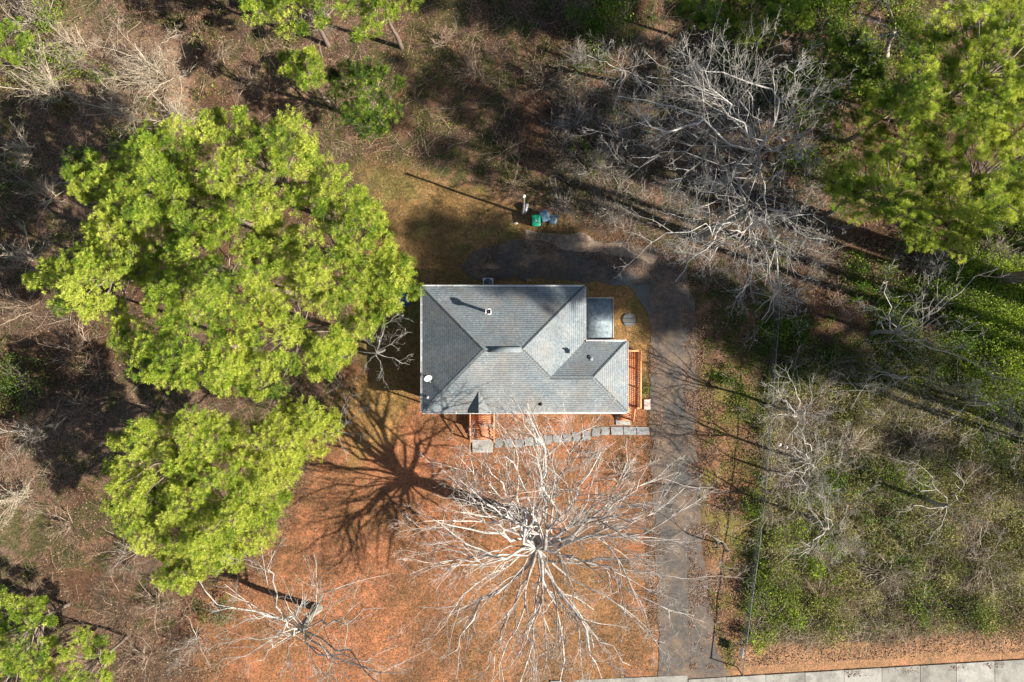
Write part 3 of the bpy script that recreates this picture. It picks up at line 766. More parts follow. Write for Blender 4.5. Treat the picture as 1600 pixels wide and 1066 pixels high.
# ================================================================== vegetation
def unit(a): return a / (np.linalg.norm(a, axis=-1, keepdims=True) + 1e-9)
def mk(start, d, L, K, wig=.15, up=0.0):
    start = np.asarray(start, float); d = unit(np.asarray(d, float)); B = len(start); L = np.broadcast_to(L, (B,)); out = [start]; p = start
    for k in range(K-1):
        d = unit(d + rng.normal(0, wig, (B, 3)) + np.array((0, 0, up))); p = p + d*(L/(K-1))[:, None]; out.append(p)
    return np.stack(out, 1)
def taper(r0, K, end=.25, pw=1.0):
    t = np.linspace(0, 1, K)[None, :]; return np.asarray(r0)[:, None] * (1 - (1-end)*t**pw)
def kids(Pt, Rd, n, t0, t1, ang, ratio, K, wig=.15, up=0.0, rmul=.6, rmin=.006, flat_=0.0):
    B, Kp, _ = Pt.shape
    t = rng.uniform(t0, t1, (B, n)); x = t*(Kp-1); i = np.minimum(x.astype(int), Kp-2); f = (x-i)[..., None]
    bi = np.arange(B)[:, None]
    p = Pt[bi, i]*(1-f) + Pt[bi, i+1]*f; r = Rd[bi, i]*(1-f[..., 0]) + Rd[bi, i+1]*f[..., 0]
    T_ = unit(Pt[bi, i+1]-Pt[bi, i]); rd = rng.normal(size=T_.shape); rd[..., 2] *= (1-flat_)
    pe = unit(rd - (rd*T_).sum(-1, keepdims=True)*T_)
    a = rng.uniform(ang*.6, ang*1.3, (B, n))[..., None]
    d = T_*np.cos(a) + pe*np.sin(a)
    Lp = np.linalg.norm(np.diff(Pt, axis=1), axis=-1).sum(1)[:, None]
    L = Lp*ratio*rng.uniform(.55, 1.3, (B, n))*(1.15-.6*t)
    p = p.reshape(-1, 3); d = d.reshape(-1, 3); L = L.ravel(); r = np.maximum(r.ravel()*rmul, rmin)
    Q = mk(p, d, L, K, wig, up); Q[..., 2] = np.maximum(Q[..., 2], .05)
    return Q, taper(r, K, .35)
def curve(a, b, K, lift, wig):
    a = np.asarray(a, float); b = np.asarray(b, float); t = np.linspace(0, 1, K)[None, :, None]
    mid = (a+b)/2 + np.array((0, 0, 1.0))*lift*np.linalg.norm(b-a, axis=1, keepdims=True)
    c = (1-t)**2*a[:, None] + 2*t*(1-t)*mid[:, None] + t*t*b[:, None]
    L = np.linalg.norm(b-a, axis=1)[:, None, None]
    nz = np.cumsum(rng.normal(0, 1, c.shape)*wig/K**.5, 1)*L; nz -= nz[:, :1]; nz = nz - t*nz[:, -1:]
    return c + nz*1.0
def bare_tree(base, fork, limbs, r0, label, bark='bark_pale', lv=((7,.2,.95,.6,.42),(5,.2,.95,.7,.5),(4,.2,1,.8,.5)), name='bare_tree', cat='tree', group='leafless trees', lift=.12, twigr=.007, wig=.10, leaves=None, K1=9, thick=.27, paths=(), majors=0):
    bp = P(*base[:2]); fp = P(*fork)
    e = empty(name, bp, label, cat, group)
    K = 7; t = np.linspace(0, 1, K)[:, None]
    tr = bp*(1-t) + fp*t + np.sin(t*PI)*rng.normal(0, .15, 3)
    m = MB(); rd = r0*(1-.35*t[:, 0]); rd[0] *= 1.35
    m.tubes([tr], [rd], 12, .4); trunk = m.build('trunk', M[bark], e, True)
    a = np.repeat(fp[None], len(limbs), 0); s_ = rng.uniform(0, .12, (len(limbs), 1)); a = fp*(1-s_*.7) + tr[-3]*s_*.7
    b = np.array([P(*l) for l in limbs])
    Q = curve(a, b, K1, lift, wig); L = np.linalg.norm(b-a, axis=1)
    Rr = taper(np.clip(L/L.max(), .5, 1)*r0*thick, K1, .20)
    if majors:
        for i in rng.permutation(len(Q))[:majors]: Rr[i] *= np.linspace(1.9, 1.15, K1)
    for pth in paths:
        pp = np.array([P(*q_) for q_ in pth]); cl = np.concatenate([[0], np.cumsum(np.linalg.norm(np.diff(pp, axis=0), axis=1))])
        x = np.linspace(0, cl[-1], K1); c = np.stack([np.interp(x, cl, pp[:, k]) for k in range(3)], 1); c[1:-1] += rng.normal(0, .07, (K1-2, 3))
        Q = np.concatenate([Q, c[None]]); Rr = np.concatenate([Rr, taper(np.array([r0*thick*1.15]), K1, .3)])
    m = MB(); m.tubes(Q, Rr, 7, rng.uniform(.3, 1, len(Q)))
    q_, r_ = Q, Rr; nb = [8, 5, 4, 4]; leafp = []
    for li, (n, t0, t1, ang, ratio) in enumerate(lv):
        q_, r_ = kids(q_, r_, n, t0, t1, ang, ratio, 6 if li == 0 else 5 if li == 1 else 4, .16, .04, .62, twigr, .2)
        m.tubes(q_, r_, 5 if li == 0 else 4 if li == 1 else 3, rng.uniform(.25, 1, len(q_)))
        if li >= 1: leafp.append(q_.reshape(-1, 3))
    m.build('crown', M[bark], e, True)
    if leaves:
        n, sz, mt = leaves; pts = np.concatenate(leafp); pts = pts[rng.integers(0, len(pts), n)] + rng.normal(0, .12, (n, 3))
        m = MB(); leaf_quads(m, pts, sz); m.build('leaf', M[mt], e)['kind'] = 'stuff'
    return e
def leaf_quads(m, c, size, up=.8, tint=None, jit=.35):
    n = len(c); nrm = unit(rng.normal(size=(n, 3)) + np.array((0, 0, up))); r = rng.normal(size=(n, 3))
    u_ = unit(np.cross(nrm, r)); v_ = np.cross(nrm, u_); s_ = (size*rng.uniform(.6, 1.35, n))[:, None]
    V_ = np.stack([c-u_*s_*.5, c+v_*s_*.32, c+u_*s_*.55, c-v_*s_*.32], 1)
    if tint is None: tint = rng.uniform(0, 1, n)
    m.add(V_, np.arange(4*n).reshape(n, 4), np.repeat(tint, 4))
def tufts(m, c, rad, nn, tint, updir=.55, wd=.020):
    n = len(c); rad = np.broadcast_to(rad, (n,))
    d = rng.normal(size=(n, nn, 3)); d[..., 2] = np.abs(d[..., 2])*.9 + updir*.6*rng.random((n, nn)); d = unit(d)
    L = rad[:, None]*rng.uniform(.65, 1.1, (n, nn))
    b = c[:, None] + d*L[..., None]*.12; e = c[:, None] + d*L[..., None]
    s_ = unit(np.cross(d, rng.normal(size=d.shape)))*wd*.5
    mid = c[:, None] + d*L[..., None]*.7
    V_ = np.stack([b, mid-s_, e, mid+s_], 2)
    tt = np.clip(tint[:, None] + rng.normal(0, .10, (n, nn)), 0, 1)
    m.add(V_, np.arange(4*n*nn).reshape(-1, 4), np.repeat(tt.ravel(), 4))
def inpoly(poly, n=1, rs=rng, mind=0, maxtry=30000):
    poly = np.array(poly, float); lo = poly.min(0); hi = poly.max(0)
    if mind == 0:
        out = np.zeros((0, 2))
        while len(out) < n:
            q_ = rs.uniform(lo, hi, (n*2+50, 2)); out = np.concatenate([out, q_[seg_poly_dist(q_[:, 0], q_[:, 1], poly) < 0]])
        return out[:n]
    cand = rs.uniform(lo, hi, (6000, 2)); cand = cand[seg_poly_dist(cand[:, 0], cand[:, 1], poly) < 0]; out = []
    for c in cand:
        if all((c[0]-o[0])**2 + (c[1]-o[1])**2 > mind*mind for o in out): out.append(c)
    return np.array(out)
def pine_group(poly, trees, mind=18, lobe_r=.80, ntuft=46, holes=(), mt='needle', nn=44, tuftr=.225, dome=2.0, bright=.5, group='tall pines', miss=.06, name='pine_tree', gapn=.2, trunkr=None):
    """pines whose crowns share one canopy: each foliage clump belongs to its nearest trunk"""
    lob = inpoly(poly, mind=mind)
    keep = rng.random(len(lob)) > miss
    keep &= fnoise(lob[:, 0], lob[:, 1], 42, 91) > gapn
    for (hx, hy, hr) in holes: keep &= np.hypot(lob[:, 0]-hx, lob[:, 1]-hy) > hr
    lob = lob[keep]
    T_ = np.array([(t[0], t[1]) for t in trees], float)
    near = np.argmin(((lob[:, None]-T_[None])**2).sum(-1), 1)
    for ti, (tu, tv, h, label) in enumerate(trees):
        bt = bright + (ti*37 % 11 - 5)*.022
        L = lob[near == ti]
        if len(L) == 0: continue
        top = P(tu, tv, h); base = np.array((top[0], top[1], 0.0))
        e = empty(name, base, label, 'tree', group)
        dist = np.hypot(L[:, 0]-tu, L[:, 1]-tv); dm = max(dist.max(), 60)
        z = h - dome*(dist/dm)**1.6 + rng.normal(0, .7, len(L))
        cen = np.array([P(u, v, zz) for (u, v), zz in zip(L, z)])
        # trunk
        m = MB(); K = 9; t = np.linspace(0, 1, K)[:, None]; lean = np.cumsum(rng.normal(0, .07, (K, 3)), 0); lean[:, 2] = 0; lean *= np.sin(t*PI)
        tr = base*(1-t) + np.array((top[0], top[1], h-.8))*t + lean
        m.tubes([tr], [(trunkr or (.12 if h > 30 else .12+.006*h))*(1-.8*t[:, 0])], 10, .5); m.build('trunk', M['bark_pine'], e, True)
        # limbs to each clump
        hd = np.hypot(cen[:, 0]-top[0], cen[:, 1]-top[1]); az = np.clip(cen[:, 2]-.5-.28*hd, h*.35, h-1.0)
        ti_ = az/(h-.8)*(K-1); i = np.minimum(ti_.astype(int), K-2); f = (ti_-i)[:, None]; a = tr[i]*(1-f) + tr[i+1]*f
        Q = curve(a, cen - np.array((0, 0, .15)), 7, .06, .07); Rr = taper(.02+.014*hd, 7, .3)
        m = MB(); m.tubes(Q, Rr, 5, rng.uniform(.2, 1, len(Q)))
        # clumps
        nt_ = ntuft; d = rng.normal(size=(len(L), nt_, 3)); d = unit(d); d[..., 2] = np.abs(d[..., 2])
        rr = (rng.random((len(L), nt_, 1)))**.45; lr = lobe_r*rng.uniform(.6, 1.25, (len(L), 1, 1))
        tp = cen[:, None] + d*rr*lr*np.array((1, 1, .62)) - np.array((0, 0, .15))
        # twigs inside the clump
        sel = tp[:, ::4].reshape(-1, 3); st_ = np.repeat(cen - np.array((0, 0, .3)), tp[:, ::4].shape[1], 0)
        m.tubes(curve(st_, sel, 4, .0, .06), np.full((len(sel), 4), .010), 3, rng.uniform(.2, .8, len(sel)))
        m.build('branch', M['bark_pine'], e, True)
        m = MB(); tt = np.clip(bt + rng.normal(0, .15, (len(L), 1)) + rng.normal(0, .22, (len(L), nt_)), 0, 1)
        tufts(m, tp.reshape(-1, 3), tuftr*rng.uniform(.75, 1.25, len(L)*nt_), nn, tt.ravel())
        m.build('crown', M[mt], e)

# ---- the big bare oak in the front yard
oak = [(642,868,9),(640,898,8.5),(655,948,8),(668,806,10),(690,735,11.5),(722,692,12),(705,772,11),(748,1062,8),(778,1090,9),(815,1100,9),(846,1095,10),(892,1090,9),(940,1060,9),(985,1040,9),
       (1040,1005,9),(1085,962,9),(1098,905,9.5),(1062,842,10.5),(1085,775,10),(1060,738,11),(1012,728,12),(962,690,13),(908,652,13),(852,608,13.5),(822,640,14),(880,690,12),(790,672,13),(758,722,12),
       (690,1030,8),(725,905,7.5),(1010,880,9),(925,955,8),(870,960,8),(760,960,8),(700,850,9),(975,790,11),(930,740,12),(800,740,13),(1030,930,8),(855,700,14.5),(835,810,15)]
bare_tree((828,812), (839,857,6.6), oak, .60, 'large pale leafless tree spreading wide over the front yard before the house', 'bark_pale',
          lv=((7,.2,.97,.45,.45),(5,.2,.97,.6,.50),(4,.2,1,.7,.5),(2,.2,1,.7,.5)), wig=.11, twigr=.0068, thick=.165, majors=15)
# ---- bare tree at the lower left
bare_tree((497,950), (472,985,4), [(352,925,8),(310,905,9),(340,1000,8),(385,1040,7),(430,1090,8),(510,1090,8),(560,1040,9),(640,1050,9),(600,950,10),(560,900,11),(650,1075,8),(430,860,11),(500,905,12),(395,960,9),(300,1050,7),(620,1010,9),(480,930,12)],
          .27, 'pale leafless tree at the bottom edge, left of the front yard', 'bark_grey', lv=((5,.2,.95,.6,.42),(4,.2,.95,.7,.5),(3,.2,1,.8,.5)))
# ---- bare trees on the right of the back yard
bare_tree((1118,292), (1192,232,7), [(958,152,9),(1000,205,8),(1052,95,10),(1098,120,9),(1150,70,11),(1215,85,12),(1262,120,11),(1290,210,10),(1240,250,9),(1010,120,9),(1080,165,9),(1130,140,11),(1225,160,12),(1060,215,8),(985,255,8)],
          .34, 'twisting pale grey bare tree with a long sweeping limb, upper right of the drive', 'bark_grey', wig=.22, K1=12,
          paths=[[(1185,235,7),(1205,200,8),(1220,160,9),(1205,135,9.5),(1170,130,10),(1130,115,10),(1085,108,10)],[(1180,235,7),(1140,225,7.5),(1100,185,8.5),(1050,165,9),(1010,155,9),(965,150,9)],
                 [(1100,185,8.5),(1070,200,8.5),(1035,205,9),(1010,190,9.5),(985,165,10)],[(1185,235,7),(1192,280,8),(1196,320,9),(1200,360,9)],[(1220,160,9),(1240,135,10),(1245,105,10),(1262,75,11)],[(1190,240,7),(1240,225,8),(1262,240,9),(1270,262,9)]], lv=((7,.2,.95,.7,.42),(5,.2,.95,.8,.5),(3,.2,1,.8,.5),(3,.2,1,.8,.5)), thick=.2)
bare_tree((1092,372), (1168,330,7.5), [(1008,390,9),(1030,330,8),(1062,415,9),(1110,430,8),(1160,470,9),(1195,505,9),(1240,450,9),(1262,390,9),(1290,350,9),(1225,345,10),(1130,365,11),(1085,300,10),(1045,280,9),(1180,420,10),(1115,250,10),(1190,285,12)],
          .32, 'silvery bare tree fanning its branches over the bend of the drive', 'bark_grey', wig=.20, K1=12,
          paths=[[(1168,330,7.5),(1150,280,8.5),(1110,245,9),(1075,265,9.5),(1055,300,9.5)],[(1168,330,7.5),(1160,350,8),(1125,350,8.5),(1110,385,9),(1080,405,9),(1055,440,9)],
                 [(1168,330,7.5),(1178,380,8),(1176,430,8.5),(1150,465,9)],[(1168,330,7.5),(1200,345,8),(1215,390,8.5),(1218,450,9),(1190,500,9)],[(1168,330,7.5),(1215,330,8.5),(1255,370,9),(1290,375,9)]], lv=((7,.2,.95,.65,.44),(5,.2,.95,.75,.5),(3,.2,1,.8,.5),(3,.2,1,.8,.5)), thick=.2)
bare_tree((1362,521), (1400,520,3), [(1340,480,7),(1380,440,8),(1450,430,8),(1500,500,8),(1540,560,8),(1600,600,9),(1480,450,9),(1560,420,9),(1440,560,7),(1385,500,9),(1350,540,7)],
          .17, 'grey bare tree among the shaded undergrowth right of the fence', 'bark_grey', lv=((5,.2,.95,.65,.44),(4,.2,.95,.75,.5),(3,.2,1,.8,.5)))
bare_tree((1385,584), (1420,588,3), [(1300,612,6),(1330,640,6),(1380,650,6),(1450,640,6),(1400,560,7),(1360,585,7),(1480,600,7),(1340,600,5)],
          .14, 'low grey bare tree reaching left over the brambles below the white bag', 'bark_grey', lv=((5,.2,.95,.6,.44),(4,.2,.95,.75,.5),(3,.2,1,.8,.5)))
bare_tree((1500,624), (1545,630,3), [(1480,640,7),(1560,690,7),(1600,650,8),(1640,600,8),(1520,590,8),(1500,690,6),(1590,720,7),(1650,700,7)],
          .16, 'bare tree with crooked pale limbs at the right edge, mid height', 'bark_grey', lv=((5,.2,.95,.65,.44),(4,.2,.95,.75,.5),(3,.2,1,.8,.5)))
bare_tree((1440,775), (1480,790,3), [(1420,720,6),(1450,850,6),(1530,860,6),(1560,780,6),(1500,720,7),(1400,800,5),(1560,830,6)],
          .18, 'thin bare sapling in the middle of the sunlit brambles at the lower right', 'bark_grey', lv=((5,.2,.95,.6,.44),(4,.2,.95,.75,.5),(3,.2,1,.8,.5)))
bare_tree((1230,740), (1262,760,3), [(1200,700,4),(1230,810,4),(1300,790,4),(1310,720,4),(1270,700,4),(1190,760,3)],
          .12, 'small pale bare sapling just right of the fence, beside the scrap heap', 'bark_pale', lv=((5,.2,.95,.6,.44),(4,.2,.95,.75,.5),(3,.2,1,.8,.5)), twigr=.006)
bare_tree((1475,60), (1560,20,5), [(1480,0,6),(1520,60,6),(1600,50,7),(1640,0,7),(1440,40,5),(1560,-30,7)],
          .18, 'bare tree at the top right corner of the view', 'bark_grey', lv=((5,.2,.95,.6,.44),(4,.2,.95,.75,.5),(3,.2,1,.8,.5)))
bare_tree((1385,90), (1400,50,6), [(1330,20,7),(1355,110,6),(1420,130,6),(1440,70,7),(1460,20,8),(1380,0,8),(1350,60,7)],
          .18, 'pale bare tree between the two pine stands at the top right', 'bark_pale', lv=((5,.2,.95,.6,.44),(4,.2,.95,.75,.5),(3,.2,1,.8,.5)))
bare_tree((965,130), (972,110,4), [(930,70,5),(985,60,5),(1020,90,5),(1030,150,4),(960,170,4),(915,130,4),(900,90,5)],
          .14, 'small bare tree in the shade left of the sweeping grey tree', 'bark_grey', lv=((5,.2,.95,.6,.44),(4,.2,.95,.75,.5),(3,.2,1,.8,.5)))
bare_tree((600,545), (588,552,3.5), [(560,520,4),(600,500,4),(635,520,3.5),(640,570,3),(600,600,3),(555,590,3.5),(530,560,4),(620,480,3.5)],
          .13, 'small tangled bare tree between the pines and the west wall of the house', 'bark_grey', lv=((5,.2,.95,.7,.48),(4,.2,.95,.8,.5),(3,.2,1,.8,.5)))
bare_tree((548,660), (528,672,4), [(480,640,5),(500,700,5),(540,720,4),(580,680,4),(585,630,4),(545,610,5),(470,680,5)],
          .12, 'spindly bare tree at the pines\' lower edge, above the oak shadow', 'bark_grey', lv=((4,.2,.95,.6,.44),(3,.2,.95,.75,.5),(3,.2,1,.8,.5)))
bare_tree((1130,850), (1140,862,2), [(1100,830,3),(1115,890,3),(1160,900,3),(1175,850,3),(1150,815,3)], .07, 'waist-high bare sapling between the drive and the fence', 'bark_grey', lv=((5,.2,.95,.6,.5),(4,.2,.95,.75,.5)), twigr=.006)

bare_tree((1215,640), (1243,646,3.2), [(1200,600,6),(1230,580,7),(1290,600,7),(1310,650,7),(1290,700,6),(1240,705,7),(1205,660,6),(1260,640,8),(1225,625,8)],
          .13, 'tan bare tree just right of the fence, level with the side deck steps', 'bark_grey', lv=((6,.2,.95,.65,.5),(5,.2,.95,.75,.5),(3,.2,1,.8,.5)), thick=.34)
bare_tree((1236,712), (1265,725,3.2), [(1215,690,6),(1260,680,7),(1320,690,7),(1330,740,7),(1300,780,6),(1250,790,7),(1215,740,6),(1275,730,8)],
          .13, 'tan bare tree right of the fence, level with the front path', 'bark_grey', lv=((6,.2,.95,.65,.5),(5,.2,.95,.75,.5),(3,.2,1,.8,.5)), thick=.34)
bare_tree((1262,806), (1293,824,3.2), [(1240,780,6),(1290,770,7),(1345,790,7),(1350,850,7),(1310,880,6),(1250,870,7),(1300,830,8)],
          .13, 'tan bare tree in the lower right plot, level with the oak\'s trunk', 'bark_grey', lv=((6,.2,.95,.65,.5),(5,.2,.95,.75,.5),(3,.2,1,.8,.5)), thick=.34)

# ---- pines
pine_group([(110,235),(170,245),(235,195),(300,200),(365,165),(420,185),(480,185),(482,245),(530,268),(560,295),(600,335),(600,375),(640,400),(645,455),(620,480),(600,505),(560,530),(530,565),(500,590),(455,570),(440,610),(400,620),(340,600),(260,600),(205,605),(200,560),(165,500),(95,475),(50,440),(62,410),(130,400),(150,335),(110,290)],
    [(250,290,13,'tall bright pine at the top left of the large pine stand'),(410,270,13.5,'tall bright pine at the top of the large stand, nearest the back yard'),(150,430,12,'thin-crowned pine at the far left of the large stand'),
     (330,430,14,'broad pine at the centre of the large stand west of the house'),(520,390,13.5,'pine of the large stand reaching nearest to the roof corner'),(450,510,12.5,'pine at the lower right of the large stand, beside the small bare tree'),(280,550,12.5,'pine at the lower left of the large stand')],
    holes=((335,232,20),(435,290,18),(205,455,24),(90,445,14),(530,420,13),(320,515,18)), bright=.73, group='tall pines west of the house')
pine_group([(245,665),(290,642),(340,655),(395,672),(445,630),(490,632),(520,660),(505,705),(455,735),(442,800),(420,850),(345,885),(290,918),(255,905),(250,865),(190,825),(165,795),(180,755),(160,710),(200,665)],
    [(260,720,10,'lower pine with a lime green crown, its upper left half'),(350,800,10,'round lime green pine at the lower left, nearest the bare red clay'),(450,670,8.5,'darker low pine between the lime pine and the oak shadow')],
    bright=.88, mind=17, lobe_r=.8, group='lime green pines at the lower left', miss=.03)
pine_group([(-60,925),(30,930),(75,938),(82,975),(140,990),(180,1012),(180,1040),(140,1110),(-60,1110)],
    [(30,990,5,'pine at the bottom left corner of the view'),(140,1040,4.5,'small pine crown beside the one in the bottom left corner')], bright=.62, mind=22, miss=.06, group='pines at the left edge')
pine_group([(445,85),(500,80),(505,130),(470,135),(445,120)], [(475,105,8,'small bright pine crown hanging apart, upper left of the back yard')], bright=.72, mind=18, lobe_r=.6, miss=0, group='pines along the top edge')
pine_group([(380,-90),(660,-90),(645,25),(600,25),(560,75),(505,55),(450,40),(440,10),(385,25)], [(450,-30,9,'pine at the top edge, left one of the two over the brown thicket'),(590,-25,9,'pine at the top edge, right one of the two over the brown thicket')], bright=.7, mind=22, miss=.22, group='pines along the top edge')
pine_group([(510,120),(560,90),(620,120),(640,160),(620,200),(575,215),(540,190)], [(575,155,6,'shaded young pine standing under the tall ones, upper left of the back yard')], mt='needle', bright=.28, mind=22, miss=.08, group='pines along the top edge')
pine_group([(1420,40),(1480,10),(1660,-20),(1660,360),(1560,350),(1500,390),(1420,385),(1385,350),(1310,330),(1292,275),(1340,240),(1345,170),(1400,130)],
    [(1440,150,9.5,'pine at the upper middle of the right-hand stand'),(1560,110,10,'pine at the top of the right-hand stand, on the right edge'),(1560,270,10,'pine at the right edge, lower half of the right-hand stand'),(1400,290,9,'pine at the left front of the right-hand stand, beside the bare trees')],
    holes=((1395,190,18),(1470,240,10)), mt='needle', bright=.74, mind=19, miss=.0, group='pines at the right edge')
pine_group([(1060,-50),(1265,-50),(1260,30),(1215,45),(1180,60),(1130,50),(1060,20)], [(1110,-10,9,'pine at the top edge above the sweeping bare tree, left one of two'),(1215,-10,9,'pine at the top edge above the sweeping bare tree, right one of two')], mt='needle', bright=.5, mind=21, miss=.06, group='pines along the top edge')
pine_group([(1255,70),(1330,60),(1375,110),(1355,170),(1300,215),(1250,150)], [(1305,140,5,'dark young evergreen at the left foot of the right-hand stand')], mt='needle', bright=.3, mind=21, miss=.05, group='pines at the right edge')
pine_group([(-60,60),(30,40),(50,80),(20,110),(-60,100)], [(-10,75,4.5,'pine crown just showing at the upper left edge')], bright=.55, mind=26, group='pines at the left edge')
# pines standing beyond the right and top edges of the view; their shade falls into it
def circle(u, v, r, k=1.0): return [(u+r*math.cos(a)*k, v+r*math.sin(a)) for a in np.linspace(0, 2*PI, 14)[:-1]]
def outpine(su, sv, rad, label, h=32, ntf=34, lob=27, sparse=0, trunkr=None):
    """a tall pine off to the right, placed by where its shade lies"""
    L = (h-1)/math.tan(R(SUN_EL))*S; gu = su + L*SDX; gv = sv - L*SDY
    k = 1-h/H; u = 800+(gu-800)/k; v = 533+(gv-533)/k
    pine_group(circle(u, v, rad/k), [(u, v, h, label)], mind=lob/k*.6, lobe_r=1.1, ntuft=ntf, tuftr=.45, nn=44, group='tall pines beyond the edge of the view', miss=sparse, trunkr=trunkr)
NTH = ['first','second','third','fourth','fifth','sixth','seventh','eighth','ninth','tenth','eleventh','twelfth','thirteenth','fourteenth','fifteenth','sixteenth','seventeenth','eighteenth']
for i, (su, sv, rad) in enumerate([(638,368,46),(695,380,46),(752,386,44),(806,402,43),(868,418,45),(930,436,46),(990,452,50),(1060,488,48),(1150,500,60),(1245,520,50),(680,8,48),(745,8,44),(815,38,38),(1480,705,24),(1570,765,26),(1345,668,18)]):
    outpine(su, sv, rad, 'very tall dense pine beyond the right edge, %s of the dense ones out there' % NTH[i], sparse=.05)
for i, (su, sv, rad) in enumerate([(600,115,22),(670,150,24),(640,200,22),(735,185,24),(700,245,20),(800,175,22),(860,215,22),(880,150,24),]):
    outpine(su, sv, rad, 'slender tall pine beyond the right edge, %s of the row streaking the back woods' % NTH[i], ntf=42, sparse=.08, trunkr=.42)
def outbare(su, sv, h, rad, n=13):
    L = h*.8/math.tan(R(SUN_EL))*S; gu = su + L*SDX; gv = sv - L*SDY
    def ap(gu_, gv_, z): k = 1-z/H; return (800+(gu_-800)/k, 533+(gv_-533)/k, z)
    tips = [ap(gu+rad*math.cos(a)*q_, gv+rad*math.sin(a)*q_, h*(1-.25*q_)) for a, q_ in zip(rng.uniform(0, 2*PI, n), rng.uniform(.3, 1, n))]
    bare_tree((gu, gv), ap(gu, gv, h*.55), tips, .20, 'tall bare tree beyond the right edge of the view', 'bark_grey', thick=.5, lv=((5,.2,.95,.6,.44),(4,.2,.95,.75,.5)), group='tall bare trees beyond the edge of the view', twigr=.012)


# ---- shrubs and thickets
def bare_shrub(u, v, r_px, h, label, mt='twig_tan', stems=16, name='bare_shrub', group='leafless shrubs', dense=1.0, lean=(0,0)):
    r = r_px/S; c = P(u, v, h*.5); c[2] = 0
    e = empty(name, c, label, 'shrub', group)
    n = stems; a = rng.uniform(0, 2*PI, n); q = rng.uniform(.2, 1, n)
    d = np.stack([np.cos(a)*q*r+lean[0], np.sin(a)*q*r+lean[1], np.full(n, h)*rng.uniform(.6, 1, n)], 1)
    st_ = c + np.stack([rng.normal(0, .12*r, n), rng.normal(0, .12*r, n), np.zeros(n)], 1)
    L = np.linalg.norm(d, axis=1)
    Q = mk(st_, d + np.array((0,0,.4*h)), L, 7, .16, -.05); Rr = taper(np.full(n, .014+.006*h), 7, .3)
    m = MB(); m.tubes(Q, Rr, 5, rng.uniform(.3, .9, n)); m.build('stem', M[mt], e, True)
    m = MB(); q_, r_ = Q, Rr
    for li, nk in enumerate((int(7*dense), int(5*dense))):
        q_, r_ = kids(q_, r_, nk, .15, 1, .7, .42, 5, .22, -.02, .6, .006); m.tubes(q_, r_, 3, rng.uniform(.2, 1, len(q_)))
    m.build('twig', M[mt], e)['kind'] = 'stuff'
    return e
def leafy_shrub(u, v, r_px, h, label, mt='leaf', n=900, size=.13, stems=10, name='leafy_shrub', group='green shrubs', bright=(.1, .95), fill=1.0):
    r = r_px/S; c = P(u, v, h*.6); c[2] = 0
    e = empty(name, c, label, 'shrub', group)
    a = rng.uniform(0, 2*PI, stems); d = np.stack([np.cos(a)*r*.7, np.sin(a)*r*.7, np.full(stems, h*.9)], 1)
    Q = mk(np.repeat(c[None], stems, 0), d, np.linalg.norm(d, axis=1), 6, .12, .0); Rr = taper(np.full(stems, .03), 6, .3)
    m = MB(); m.tubes(Q, Rr, 4, .4); q_, r_ = kids(Q, Rr, 5, .3, 1, .7, .5, 4, .2); m.tubes(q_, r_, 3, .4); m.build('stem', M['twig_grey'], e, True)
    nc = max(6, int(n/45)); dd = unit(rng.normal(size=(nc, 3))); dd[:, 2] = np.abs(dd[:, 2])
    cen = c + dd*rng.uniform(.45, 1, (nc, 1))*np.array((r, r, h*.8)) + np.array((0, 0, h*.15))
    pts = cen[rng.integers(0, nc, n)] + rng.normal(0, 1, (n, 3))*np.array((r*.17, r*.17, h*.10))
    pts[:, 2] = np.maximum(pts[:, 2], .05)
    m = MB(); leaf_quads(m, pts, size, .7, rng.uniform(bright[0], bright[1], n)); m.build('foliage', M[mt], e)
    return e
